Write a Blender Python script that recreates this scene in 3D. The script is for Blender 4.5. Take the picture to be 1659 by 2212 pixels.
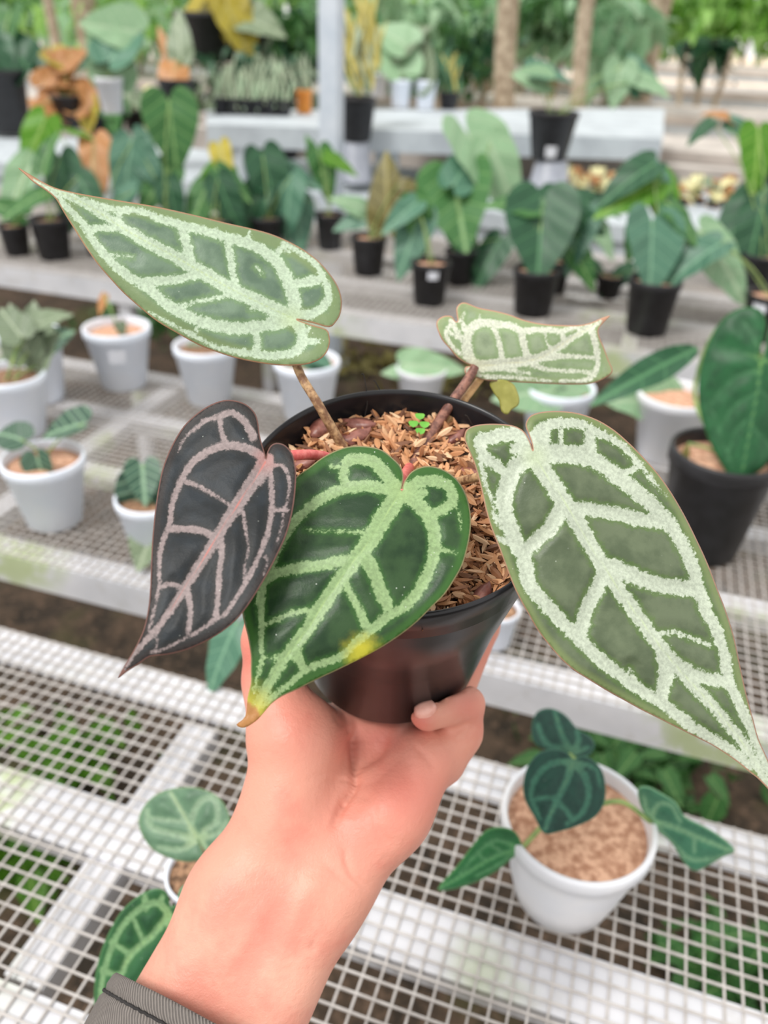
import bpy, bmesh, math, random
import numpy as np
from mathutils import Vector, Matrix
from mathutils.geometry import delaunay_2d_cdt
random.seed(7); rng = np.random.default_rng(7)
SC = bpy.context.scene; COL = SC.collection
for o in list(bpy.data.objects): bpy.data.objects.remove(o)

# ------------------------------------------------------------------ camera
W, H, F = 1659, 2212, 1740.0
ZB = .75                                   # bench top height
CAM = np.array([0, 0, ZB + .72])
_t, _r, _a = map(math.radians, (31.7, 2.3, 17.0))
FW = np.array([-math.sin(_a)*math.cos(_t), math.cos(_a)*math.cos(_t), -math.sin(_t)])
_rt = np.array([math.cos(_a), math.sin(_a), 0.]); _up = np.cross(_rt, FW)
RT = _rt*math.cos(_r) + _up*math.sin(_r); UP = -_rt*math.sin(_r) + _up*math.cos(_r)
cam = bpy.data.cameras.new('camera'); co = bpy.data.objects.new('camera', cam); COL.objects.link(co)
co.matrix_world = Matrix([list(c)+[v] for c, v in zip(np.array([RT, UP, -FW]).T, CAM)] + [[0, 0, 0, 1]])
cam.sensor_fit = 'VERTICAL'; cam.sensor_height = 48; cam.lens = F/H*48
cam.clip_start = .02; cam.clip_end = 200
cam.dof.use_dof = True; cam.dof.focus_distance = .375; cam.dof.aperture_fstop = cam.lens/4.6
SC.camera = co
# ------------------------------------------------------------------ light
wd = bpy.data.worlds.new('world'); SC.world = wd; wd.use_nodes = True
bg = wd.node_tree.nodes['Background']; bg.inputs[0].default_value = (1, .985, .95, 1); bg.inputs[1].default_value = 1.18
sd = bpy.data.lights.new('sun', 'SUN'); sd.energy = 2.5; sd.angle = math.radians(18); sd.color = (1, .97, .93)
so = bpy.data.objects.new('sun', sd); COL.objects.link(so); so.location = (0, 0, 6)
so.rotation_euler = (math.radians(28), math.radians(-22), 0)
SC.view_settings.view_transform = 'Standard'; SC.view_settings.look = 'None'
SC.view_settings.exposure = 0.06; SC.view_settings.gamma = 1; SC.view_settings.use_curve_mapping = False

# ------------------------------------------------------------------ projection helpers
def ray(x, y): return RT*(x-W/2)/F - UP*(y-H/2)/F + FW
def P(x, y, d): return CAM + ray(x, y)*d                 # point at view depth d
def PZ(x, y, z):                                          # point on the horizontal plane z
    r = ray(x, y); return CAM + r*((z-CAM[2])/r[2])
def PY(x, y, Y):
    r = ray(x, y); return CAM + r*((Y-CAM[1])/r[1])
def depth(p): return float((np.asarray(p)-CAM) @ FW)
def proj(p):
    q = np.asarray(p)-CAM; z = q@FW; return W/2+F*(q@RT)/z, H/2-F*(q@UP)/z

# ------------------------------------------------------------------ materials
class NT:
    def __init__(s, name):
        s.m = bpy.data.materials.new(name); s.m.use_nodes = True; s.t = s.m.node_tree
        s.b = s.t.nodes['Principled BSDF']
    def n(s, ty, **k):
        o = s.t.nodes.new(ty)
        for a, v in k.items(): setattr(o, a, v)
        return o
    def put(s, sock, v):
        if isinstance(v, bpy.types.NodeSocket): s.t.links.new(v, sock)
        elif isinstance(v, (tuple, list)): sock.default_value = (*v, 1) if len(v) == 3 and sock.type == 'RGBA' else v
        else: sock.default_value = v
    def math(s, op, a, b=0., c=0., clamp=False):
        o = s.n('ShaderNodeMath', operation=op, use_clamp=clamp)
        for i, v in enumerate((a, b, c)): s.put(o.inputs[i], v)
        return o.outputs[0]
    def mix(s, f, a, b, blend='MIX'):
        o = s.n('ShaderNodeMix', data_type='RGBA', blend_type=blend)
        s.put(o.inputs[0], f); s.put(o.inputs[6], a); s.put(o.inputs[7], b); return o.outputs[2]
    def noise(s, scale, detail=3., rough=.6, vec=None, out=0):
        o = s.n('ShaderNodeTexNoise'); o.inputs['Scale'].default_value = scale
        o.inputs['Detail'].default_value = detail; o.inputs['Roughness'].default_value = rough
        if vec is None: vec = s.coord()
        s.put(o.inputs['Vector'], vec); return o.outputs[out]
    def coord(s, k='Object'): return s.n('ShaderNodeTexCoord').outputs[k]
    def attr(s, name, out='Fac'): return s.n('ShaderNodeAttribute', attribute_name=name).outputs[out]
    def step(s, v, lo, hi):
        o = s.n('ShaderNodeMapRange', interpolation_type='SMOOTHSTEP')
        s.put(o.inputs[0], v); o.inputs[1].default_value = lo; o.inputs[2].default_value = hi; return o.outputs[0]
    def bump(s, h, strength=.3, dist=.001):
        o = s.n('ShaderNodeBump'); o.inputs['Strength'].default_value = strength; o.inputs['Distance'].default_value = dist
        s.put(o.inputs['Height'], h); s.t.links.new(o.outputs[0], s.b.inputs['Normal'])
    def out(s, color, rough=.5, **k):
        s.put(s.b.inputs['Base Color'], color); s.put(s.b.inputs['Roughness'], rough)
        for a, v in k.items(): s.put(s.b.inputs[a.replace('_', ' ')], v)
        return s.m
def sr(r, g, b):                                         # 0-255 display colour to linear
    f = lambda c: ((c/255+.055)/1.055)**2.4 if c > 10 else c/255/12.92
    return (f(r), f(g), f(b))
def mat_plain(name, c1, c2, scale=20., rough=.5, bump=0., **k):
    n = NT(name); f = n.noise(scale); f2 = n.step(f, .35, .65)
    if bump: n.bump(f, bump, .002)
    return n.out(n.mix(f2, c1, c2), rough, **k)
def mat_leaf_hero(name, cell, cell2, silver, margin, halo, core, edge, feather=14, fine=650, tip=None, rough=.42, sss=0):
    n = NT(name); v = n.coord()
    fine_n = n.noise(fine, 4, .7); mid_n = n.noise(230, 3, .6); big = n.noise(35, 3, .6)
    sil = n.attr('sil')
    s = n.math('ADD', sil, n.math('ADD', n.math('MULTIPLY', n.math('SUBTRACT', fine_n, .5), feather*1.7),
                                  n.math('MULTIPLY', n.math('SUBTRACT', mid_n, .5), feather)))
    fac = n.step(s, -2.5, 2.5)
    base = n.mix(n.step(n.math('ADD', n.math('MULTIPLY', big, .7), n.math('MULTIPLY', n.noise(140, 4, .7), .3)), .38, .62), tuple(q*.88 for q in cell), tuple(q*1.08 for q in cell2))
    base = n.mix(n.math('MULTIPLY', n.step(s, -13, -1), .55), base, halo)
    mg = n.step(n.attr('outer'), -6, 10)
    base = n.mix(n.math('MULTIPLY', mg, .85), base, margin)
    sv = n.mix(n.step(fine_n, .3, .72), tuple(x*.62 for x in silver), tuple(min(1, x*.92) for x in silver))
    cf = n.math('MULTIPLY', n.step(n.attr('mid'), 3.5, .5), .7 if sss else .42)
    if sss: cf = n.math('MULTIPLY', cf, n.step(n.attr('tip'), 120, 330))
    sv = n.mix(cf, sv, core)
    sv = n.mix(n.math('MULTIPLY', n.step(n.attr('base'), 45, 0), .35 if sss else .3), sv, core)
    c = n.mix(fac, base, sv)
    spk = n.n('ShaderNodeTexVoronoi'); spk.inputs['Scale'].default_value = 330; n.put(spk.inputs['Vector'], v)
    dot = n.math('MULTIPLY', n.step(spk.outputs['Distance'], .13, .07), n.step(n.noise(90, 2), .58, .66))
    c = n.mix(n.math('MULTIPLY', dot, .55), c, (.75, .8, .72))
    c = n.mix(n.step(n.attr('edg'), 3.6, 1.2), c, edge)
    if tip:
        t = n.math('ADD', n.attr('tip'), n.math('MULTIPLY', n.math('SUBTRACT', mid_n, .5), 24))
        c = n.mix(n.math('MULTIPLY', n.step(t, 120, 40), .8), c, sr(205, 190, 70)); c = n.mix(n.step(t, 62, 48), c, tip)
        t2 = n.math('ADD', n.attr('spot'), n.math('MULTIPLY', n.math('SUBTRACT', mid_n, .5), 40))
        c = n.mix(n.math('MULTIPLY', n.step(t2, 60, 5), .8), c, sr(200, 190, 50))
    h = n.math('ADD', n.math('MULTIPLY', fine_n, .6), n.math('MULTIPLY', mid_n, .6))
    n.bump(h, .35, .0006)
    return n.out(n.mix(1., c, (.84, .84, .84), 'MULTIPLY'), rough, Specular_IOR_Level=.3, Sheen_Weight=.05)
def mat_leaf_bg(name, col, col2, vein, vw=.035, rough=.45, trans=.0):
    kf = .95 if 'hedge' in name or 'cream' in name else .68 if 'pale' in name or 'yellow' in name or 'coppery' in name else .50; col, col2 = [tuple(q*kf for q in cc) for cc in (col, col2)]; vein = tuple(q*.75 for q in vein)
    n = NT(name); l = n.attr('lp', 'Vector'); sep = n.n('ShaderNodeSeparateXYZ'); n.put(sep.inputs[0], l)
    x = n.math('ABSOLUTE', sep.outputs[0]); y = sep.outputs[1]
    ph = n.math('SUBTRACT', y, n.math('MULTIPLY', x, .75))
    lat = n.math('ABSOLUTE', n.math('SUBTRACT', n.math('FRACT', n.math('MULTIPLY', ph, 4.6)), .5))
    latm = n.step(lat, vw*2.2, vw*.8); midm = n.step(x, vw*1.2, vw*.4)
    vm = n.math('MAXIMUM', midm, n.math('MULTIPLY', latm, .8))
    nz = n.noise(22, 3)
    rnd = n.n('ShaderNodeObjectInfo').outputs['Random']
    c = n.mix(n.step(nz, .3, .7), col, col2)
    c = n.mix(n.math('MULTIPLY', rnd, .35), c, tuple(min(1, q*1.7) for q in col2))
    c = n.mix(n.math('MULTIPLY', vm, .8), c, vein)
    n.bump(vm, .4, .004)
    m = n.out(c, rough, Specular_IOR_Level=.4)
    if trans:
        tr = n.n('ShaderNodeBsdfTranslucent'); n.put(tr.inputs[0], c)
        mx = n.n('ShaderNodeMixShader'); mx.inputs[0].default_value = trans
        n.t.links.new(n.b.outputs[0], mx.inputs[1]); n.t.links.new(tr.outputs[0], mx.inputs[2])
        n.t.links.new(mx.outputs[0], n.t.nodes['Material Output'].inputs[0])
    return m
def mat_rail():
    n = NT('galvanised rail'); f = n.noise(5, 4, .6); g = n.noise(2.4, 3, .5, out=0); d = n.noise(30, 4)
    c = n.mix(n.step(f, .3, .7), (.56, .57, .61), (.74, .74, .78))
    c = n.mix(n.math('MULTIPLY', n.step(d, .55, .75), .35), c, (.42, .40, .36))
    mo = n.math('MULTIPLY', n.step(g, .52, .62), n.step(d, .36, .54))
    c = n.mix(n.math('MULTIPLY', mo, .7), c, (.38, .48, .16))
    return n.out(c, .45, Metallic=.15)
def mat_ground():
    n = NT('damp earth'); f = n.noise(9, 5, .7); g = n.noise(2.2, 3); h = n.noise(60, 4)
    c = n.mix(n.step(f, .35, .65), (.020, .014, .008), (.085, .055, .034))
    c = n.mix(n.step(h, .5, .7), c, (.15, .095, .062))
    c = n.mix(n.math('MULTIPLY', n.step(g, .52, .64), .7), c, (.05, .06, .010)); n.bump(f, 1., .03)
    return n.out(c, .9)
def mat_skin():
    n = NT('skin'); f = n.noise(26, 4, .6); g = n.noise(9, 2); p = n.noise(900, 2); l = n.noise(260, 3, .6)
    c = n.mix(n.step(g, .3, .7), sr(216, 150, 130), sr(226, 166, 146))
    c = n.mix(n.math('MULTIPLY', n.step(f, .45, .7), .45), c, sr(208, 118, 104))
    c = n.mix(n.math('MULTIPLY', n.attr('red'), .75), c, sr(206, 98, 90))
    n.bump(n.math('ADD', n.math('MULTIPLY', p, .4), l), .45, .0009)
    return n.out(c, .45, Subsurface_Weight=.12, Subsurface_Radius=(.006, .0025, .0015), Subsurface_Scale=1.0, Specular_IOR_Level=.35)
def mat_denim():
    n = NT('ribbed grey cloth'); w = n.n('ShaderNodeTexWave', bands_direction='X'); w.inputs['Scale'].default_value = 26
    w.inputs['Distortion'].default_value = 1.2; w.inputs['Detail'].default_value = 2; w.inputs['Detail Scale'].default_value = 3
    n.put(w.inputs['Vector'], n.coord('UV'))
    f = n.noise(300, 4, .7)
    c = n.mix(w.outputs['Fac'], (.055, .048, .045), (.20, .175, .16)); c = n.mix(n.math('MULTIPLY', f, .45), c, (.26, .235, .215))
    n.bump(w.outputs['Fac'], .6, .001); return n.out(c, .9)
def mat_husk():
    n = NT('rice husk'); r = n.n('ShaderNodeObjectInfo').outputs['Random']; g = n.n('ShaderNodeNewGeometry').outputs['Random Per Island']
    v = n.math('FRACT', n.math('ADD', n.math('MULTIPLY', r, 7.3), g))
    ramp = n.n('ShaderNodeValToRGB'); n.put(ramp.inputs[0], v)
    e = ramp.color_ramp.elements; e[0].position = 0; e[0].color = (*sr(96, 62, 42), 1); e[1].position = 1; e[1].color = (*sr(224, 190, 154), 1)
    for q, cc in ((.2, sr(150, 100, 66)), (.45, sr(190, 134, 92)), (.75, sr(206, 154, 110))):
        k = e.new(q); k.color = (*cc, 1)
    f = n.noise(260, 3); c = n.mix(n.math('MULTIPLY', n.step(f, .55, .75), .5), ramp.outputs[0], sr(120, 66, 36))
    n.bump(f, .4, .0005); return n.out(c, .6)
M = dict(
    rail=mat_rail(), ground=mat_ground(), skin=mat_skin(), denim=mat_denim(), husk=mat_husk(),
    wire=mat_plain('wire', (.44, .41, .39), (.56, .53, .51), 60, .5, Metallic=.1),
    seam=mat_plain('seam', (.018, .016, .016), (.03, .027, .027), 90, .9),
    black=mat_plain('black plastic', (.009, .009, .011), (.015, .015, .018), 30, .28, Specular_IOR_Level=.38),
    blackm=mat_plain('matt black plastic', (.012, .012, .014), (.022, .022, .026), 30, .45),
    white=mat_plain('white plastic', (.80, .86, .97), (.85, .89, .98), 12, .35),
    whiter=mat_plain('cream white plastic', (.74, .76, .82), (.80, .80, .83), 12, .35),
    grey=mat_plain('grey plastic', (.26, .28, .33), (.34, .36, .42), 12, .4),
    orange=mat_plain('orange plastic', (.80, .26, .03), (.85, .32, .05), 12, .4),
    soil=mat_plain('potting soil', (.10, .055, .03), (.42, .24, .14), 160, .9, 1.),
    soilp=mat_plain('husky potting mix', (.40, .20, .12), (.72, .44, .30), 120, .9, 1.),
    soild=mat_plain('dark potting mix', (.035, .02, .012), (.12, .06, .035), 200, .95, 1.),
    board=mat_plain('grey painted board', (.42, .46, .50), (.52, .57, .61), 6, .6),
    post=mat_plain('grey painted post', (.48, .54, .62), (.58, .63, .70), 8, .5),
    conc=mat_plain('pale concrete', (.42, .38, .35), (.56, .51, .47), 4, .8),
    sand=mat_plain('orange sand', (.70, .50, .34), (.84, .74, .62), 2, .9),
    bark=mat_plain('bark', (.25, .19, .13), (.48, .40, .30), 14, .9, .6),
    p_brown=mat_plain('brown petiole', sr(120, 84, 58), sr(196, 160, 118), 240, .5, .3),
    p_dark=mat_plain('dark petiole', sr(98, 62, 54), sr(150, 104, 88), 240, .5, .3),
    p_tan=mat_plain('tan petiole', sr(170, 128, 84), sr(206, 164, 112), 160, .5, .3),
    p_red=mat_plain('red petiole', sr(206, 88, 88), sr(226, 122, 116), 200, .4, .2),
    p_green=mat_plain('green petiole', sr(110, 140, 80), sr(150, 170, 100), 60, .5),
    bractm=mat_plain('dry bract', sr(108, 62, 54), sr(150, 98, 86), 120, .4, .3),
    olive=mat_plain('olive leaf', sr(140, 138, 62), sr(168, 164, 88), 60, .4),
    sprout=mat_plain('sprout green', sr(90, 160, 50), sr(120, 185, 75), 60, .5),
    nail=mat_plain('nail', sr(230, 164, 150), sr(238, 180, 166), 90, .25, Specular_IOR_Level=.6),
    root=mat_plain('root', (.01, .008, .006), (.03, .02, .015), 60, .8),
    label=mat_plain('white label', (.75, .77, .85), (.8, .82, .88), 12, .4),
    g_dark=mat_leaf_bg('dark green leaf', sr(36, 88, 58), sr(50, 108, 70), sr(92, 148, 100), .02),
    g_teal=mat_leaf_bg('teal leaf', sr(74, 126, 102), sr(98, 150, 122), sr(130, 176, 144), .025),
    g_mid=mat_leaf_bg('mid green leaf', sr(64, 128, 66), sr(90, 152, 80), sr(150, 196, 120), .025, trans=.2),
    g_bright=mat_leaf_bg('bright green leaf', sr(84, 160, 30), sr(120, 188, 50), sr(170, 214, 100), .025, trans=.35),
    g_pale=mat_leaf_bg('pale leaf', sr(140, 184, 140), sr(168, 204, 162), sr(196, 222, 184), .03, trans=.2),
    g_silver=mat_leaf_bg('silver veined leaf', sr(52, 92, 74), sr(70, 110, 88), sr(150, 186, 152), .06),
    g_grey=mat_leaf_bg('grey green leaf', sr(120, 144, 112), sr(150, 168, 134), sr(176, 190, 160), .03),
    g_yellow=mat_leaf_bg('yellow leaf', sr(190, 170, 40), sr(206, 190, 80), sr(220, 210, 130), .03, trans=.3),
    g_orange=mat_leaf_bg('coppery leaf', sr(190, 130, 80), sr(212, 152, 96), sr(226, 180, 130), .03, trans=.2),
    g_brown=mat_leaf_bg('brown green leaf', sr(110, 104, 44), sr(136, 126, 60), sr(160, 150, 90), .03),
    g_hedge=mat_leaf_bg('hedge leaf', sr(110, 170, 70), sr(160, 206, 110), sr(200, 226, 160), .05, trans=.4),
    g_hedge2=mat_leaf_bg('blue green hedge leaf', sr(120, 170, 130), sr(160, 200, 160), sr(200, 226, 190), .05, trans=.3),
    cream=mat_leaf_bg('cream leaf', sr(216, 206, 140), sr(234, 226, 170), sr(240, 236, 200), .05),
)
# ------------------------------------------------------------------ object helpers
def link(o, parent=None):
    COL.objects.link(o)
    if parent is not None: o.parent = parent
    return o
def meshobj(name, verts, faces, mat, parent=None, smooth=True, uv=None, **attrs):
    me = bpy.data.meshes.new(name); me.from_pydata([tuple(map(float, v)) for v in verts], [], [tuple(map(int, f)) for f in faces])
    if smooth: me.polygons.foreach_set('use_smooth', [True]*len(me.polygons))
    for k, v in attrs.items():
        v = np.asarray(v, dtype=np.float32)
        if v.ndim == 1: me.attributes.new(k, 'FLOAT', 'POINT').data.foreach_set('value', v)
        else: me.attributes.new(k, 'FLOAT_VECTOR', 'POINT').data.foreach_set('vector', v.ravel())
    if mat: me.materials.append(mat)
    me.update()
    return link(bpy.data.objects.new(name, me), parent)
def empty(name, loc, label, cat, group=None, parent=None):
    o = bpy.data.objects.new(name, None); o.empty_display_size = .05; o.location = tuple(map(float, loc)); COL.objects.link(o)
    o['label'] = label; o['category'] = cat
    if group: o['group'] = group
    return o
def rel(o, pts): return np.asarray(pts, float) - np.array(o.location)
class MB:
    def __init__(s): s.v = []; s.f = []; s.lp = []
    def add(s, v, f):
        b = len(s.v); s.v += [tuple(x) for x in v]; s.f += [tuple(i+b for i in q) for q in f]
    def box(s, a, b):
        (x0, y0, z0), (x1, y1, z1) = a, b
        s.add([(x, y, z) for z in (z0, z1) for y in (y0, y1) for x in (x0, x1)],
              [(0, 2, 3, 1), (4, 5, 7, 6), (0, 1, 5, 4), (2, 6, 7, 3), (0, 4, 6, 2), (1, 3, 7, 5)])
    def tube(s, pts, rad, n=8, cap=True):
        pts = [np.asarray(p, float) for p in pts]; m = len(pts)
        rad = [rad]*m if np.isscalar(rad) else rad; base = len(s.v); ref = np.array([.13, .31, .94])
        for i, p in enumerate(pts):
            t = pts[min(i+1, m-1)]-pts[max(i-1, 0)]; t = t/(np.linalg.norm(t)+1e-12)
            u = np.cross(t, ref); u /= np.linalg.norm(u)+1e-9; w = np.cross(t, u)
            for k in range(n):
                a = 2*math.pi*k/n; s.v.append(tuple(p+rad[i]*(math.cos(a)*u+math.sin(a)*w)))
        for i in range(m-1):
            for k in range(n):
                k2 = (k+1) % n; s.f.append((base+i*n+k, base+i*n+k2, base+(i+1)*n+k2, base+(i+1)*n+k))
        if cap: s.f.append(tuple(base+k for k in range(n))[::-1]); s.f.append(tuple(base+(m-1)*n+k for k in range(n)))
    def lathe(s, prof, n=48, M3=None, o=(0, 0, 0), jitter=0):
        base = len(s.v); M3 = np.eye(3) if M3 is None else M3
        for r, z in prof:
            for k in range(n):
                a = 2*math.pi*k/n; s.v.append(tuple(np.array(o)+M3@np.array([r*math.cos(a), r*math.sin(a), z])))
        for i in range(len(prof)-1):
            for k in range(n):
                k2 = (k+1) % n; s.f.append((base+i*n+k, base+i*n+k2, base+(i+1)*n+k2, base+(i+1)*n+k))
    def build(s, name, mat, parent=None, smooth=True, origin=None):
        v = np.array(s.v)
        if parent is not None: v = v-np.array(parent.matrix_world.translation if parent.parent else parent.location)
        return meshobj(name, v, s.f, mat, parent, smooth)
def curve_pts(p, n=10):
    p = [np.asarray(q, float) for q in p]
    if len(p) == 2: return [p[0]+(p[1]-p[0])*t for t in np.linspace(0, 1, n)]
    out = []; q = [2*p[0]-p[1]]+p+[2*p[-1]-p[-2]]
    for i in range(1, len(q)-2):
        for t in np.linspace(0, 1, n, endpoint=False):
            a, b, c, d = q[i-1:i+3]
            out.append(.5*((2*b)+(-a+c)*t+(2*a-5*b+4*c-d)*t*t+(-a+3*b-3*c+d)*t**3))
    out.append(p[-1]); return out
def smooth_poly(pts, n=4):
    pts = [np.array(p, float) for p in pts]; out = []; N = len(pts)
    for i in range(N):
        a, b, c, d = pts[i-1], pts[i], pts[(i+1) % N], pts[(i+2) % N]
        for t in np.linspace(0, 1, n, endpoint=False):
            out.append(.5*((2*b)+(-a+c)*t+(2*a-5*b+4*c-d)*t*t+(-a+3*b-3*c+d)*t**3))
    return np.array(out)

# ------------------------------------------------------------------ setting: ground
def structure(o): o['kind'] = 'structure'; return o
g = MB(); nx, ny = 60, 60
xs = np.linspace(-14, 12, nx); ys = np.linspace(-3, 5.2, ny)
vv = [(x, y, .03*math.sin(x*5+y*3)*math.sin(y*7)+.01*random.random()) for y in ys for x in xs]
ff = [(j*nx+i, j*nx+i+1, (j+1)*nx+i+1, (j+1)*nx+i) for j in range(ny-1) for i in range(nx-1)]
structure(meshobj('floor', vv, ff, M['ground']))
structure(meshobj('floor', [(-60, 5.2, .01), (60, 5.2, .01), (60, 60, .01), (-60, 60, .01)], [(0, 1, 2, 3)], M['sand']))

# ------------------------------------------------------------------ benches
def bench(label, x0, x1, rails, ypitch, z=ZB, crossx=(), legs=(), pitch=.016, wire=.00095, front_face=.052):
    b = empty('plant_bench', ((x0+x1)/2, (rails[0][0]+rails[-1][1])/2, 0), label, 'bench', 'galvanised plant benches')
    for i, (ya, yb, face) in enumerate(rails):
        m = MB(); m.box((x0, ya, z-.004), (x1, yb, z))
        if face == 'f': m.box((x0, ya, z-front_face), (x1, ya+.003, z-.004))
        if face == 'b': m.box((x0, yb-.003, z-front_face), (x1, yb, z-.004))
        if face == 'm': m.box((x0, ya, z-front_face*.45), (x1, ya+.004, z-.004))
        m.build('rail', M['rail'], b, False)
    for (cx, ya, yb, w) in crossx:
        m = MB(); m.box((cx-w/2, ya+.006, z-.03), (cx+w/2, yb-.006, z-.0045)); m.build('crossbar', M['rail'], b, False)
    for (lx, ly) in legs:
        m = MB(); m.box((lx-.02, ly-.02, 0), (lx+.02, ly+.02, z-.03)); m.build('leg', M['rail'], b, False)
    m = MB(); ya, yb = rails[0][0], rails[-1][1]; r = wire
    for x in np.arange(x0, x1, pitch):
        x += random.uniform(-.0005, .0005); m.box((x-r, ya, z+.0005), (x+r, yb, z+.0005+2*r))
    for y in np.arange(ya+.004, yb, ypitch):
        m.box((x0, y-r, z+.0005+2*r), (x1, y+r, z+.0005+4*r))
    w = m.build('wire_mesh', M['wire'], b, False); w['kind'] = 'stuff'
    return b
bench('nearest galvanised mesh bench below the hand, with the cross strut at left', -1.3, .75,
      [(.205, .265, 'f'), (.393, .455, 'm'), (.592, .645, 'b')], .016, crossx=[(-.393, .265, .592, .04), (-1.2, .265, .592, .04), (.62, .265, .592, .04)],
      legs=[(-1.2, .24), (-1.2, .62), (.62, .24), (.62, .62)])
bench('middle mesh bench carrying the white pots, one gap behind the nearest bench', -2.6, 1.5,
      [(.785, .83, 'f'), (1.04, 1.085, 'm'), (1.255, 1.30, 'm'), (1.455, 1.50, 'b')], .016,
      crossx=[(-2.5, .83, 1.455, .04), (-.95, .83, 1.455, .04), (.55, .83, 1.455, .04), (1.4, .83, 1.455, .04)],
      legs=[(-2.5, .81), (-2.5, 1.47), (1.4, .81), (1.4, 1.47)])
bench('third mesh bench carrying a row of black pots', -4.2, 2.6,
      [(2.07, 2.13, 'f'), (2.36, 2.42, 'm'), (2.68, 2.74, 'm'), (3.04, 3.10, 'b')], .018, pitch=.02, wire=.0012,
      crossx=[(-3, 2.1, 3.07, .04), (-1.5, 2.1, 3.07, .04), (0, 2.1, 3.07, .04), (1.5, 2.1, 3.07, .04)],
      legs=[(-4.0, 2.1), (-4.0, 3.07), (-1.5, 2.1), (-1.5, 3.07), (1.5, 2.1), (1.5, 3.07)], front_face=.063)

# ------------------------------------------------------------------ hero leaf from an outline (pixel plan, own depth)
def pts_zoom(s, scale, ox, oy): return [(ox+a/scale, oy+b/scale) for a, b in s]
def seg_dist(Q, a, b):
    ab = b-a; t = np.clip(((Q-a)@ab)/(ab@ab+1e-9), 0, 1); return np.linalg.norm(Q-(a+t[:, None]*ab), axis=1), t
def hero_leaf(outline, veins, base, tip, zf, mat, parent, name='leaf', step=6.5, fold=0., quilt=.0011, thick=.00045, label=None, spot=None, wmul=1., curl=0., outerlim=None):
    O = smooth_poly(outline, 3); mn, mx = O.min(0), O.max(0)
    gx = np.arange(mn[0], mx[0], step); gy = np.arange(mn[1], mx[1], step*.87)
    G = np.array([(x+(j % 2)*step/2, y) for j, y in enumerate(gy) for x in gx])
    E0, E1 = O, np.roll(O, -1, 0); inside = np.zeros(len(G), bool); dmin = np.full(len(G), 1e9)
    for a, b in zip(E0, E1):
        c = ((a[1] > G[:, 1]) != (b[1] > G[:, 1])); xx = (b[0]-a[0])*(G[:, 1]-a[1])/((b[1]-a[1]) or 1e-9)+a[0]
        inside ^= c & (G[:, 0] < xx); dmin = np.minimum(dmin, seg_dist(G, a, b)[0])
    G = G[inside & (dmin > step*.55)]
    allp = [Vector(p) for p in O]+[Vector(p) for p in G]; n = len(O)
    vs, _, fs, *_r = delaunay_2d_cdt(allp, [(i, (i+1) % n) for i in range(n)], [], 1, 1e-4)
    Q = np.array([tuple(v) for v in vs]); N = len(Q)
    edg = np.full(N, 1e9)
    for a, b in zip(E0, E1): edg = np.minimum(edg, seg_dist(Q, a, b)[0])
    sil = np.full(N, -1e3); vd = np.full(N, 1e3)
    mid = np.full(N, 1e3)
    for vi, (pl, w0, w1) in enumerate(veins):
        pl = np.array(curve_pts(pl, 5)); m = len(pl)-1
        for i in range(m):
            d, t = seg_dist(Q, pl[i], pl[i+1]); w = (w0+(w1-w0)*(i+t)/m)*wmul
            sil = np.maximum(sil, w-d); vd = np.minimum(vd, d)
            if vi == 0: mid = np.minimum(mid, d)
    base = np.array(base, float); tip = np.array(tip, float); ax = (tip-base)/np.linalg.norm(tip-base)
    t = (Q-base)@ax/np.linalg.norm(tip-base); side = (Q-base)@np.array([-ax[1], ax[0]])
    inner = np.full(N, 0.)
    Z = zf(Q[:, 0], Q[:, 1], t, side)
    Z = Z + (.0011 if parent.name == 'potted_anthurium' else 0)*np.sin(Q[:, 0]/47+Q[:, 1]/61+base[0])*np.cos(Q[:, 1]/53-Q[:, 0]/83)
    Z = Z - fold*(1-np.exp(-(mid/55)**2))*np.minimum(1, mid/160) - quilt*np.clip(vd/30, 0, 1)**1.3*np.clip(edg/25, 0, 1) + .0005*np.exp(-(mid/5)**2) + curl*np.exp(-(edg/16)**2)
    V = CAM+((Q[:, :1]-W/2)/F*RT-(Q[:, 1:]-H/2)/F*UP+FW)*Z[:, None]
    V = V-np.array(parent.location)
    # outer zone: beyond the ring of outermost long veins (edge distance small)
    lim = outerlim or 30
    outer = lim-edg
    faces = [tuple(f) for f in fs]
    # orient to camera
    a, b, c = V[faces[0][0]], V[faces[0][1]], V[faces[0][2]]
    if np.dot(np.cross(b-a, c-a), FW) > 0: faces = [f[::-1] for f in faces]
    o = meshobj(name, V, faces, mat, parent, True, sil=sil, edg=edg, mid=mid, tip=np.linalg.norm(Q-tip, axis=1), outer=outer,
                base=np.linalg.norm(Q-base, axis=1), spot=np.linalg.norm(Q-np.array(spot if spot else (-999, -999)), axis=1))
    md = o.modifiers.new('thick', 'SOLIDIFY'); md.thickness = thick; md.offset = -1
    if label: o['label'] = label
    return o

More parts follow.
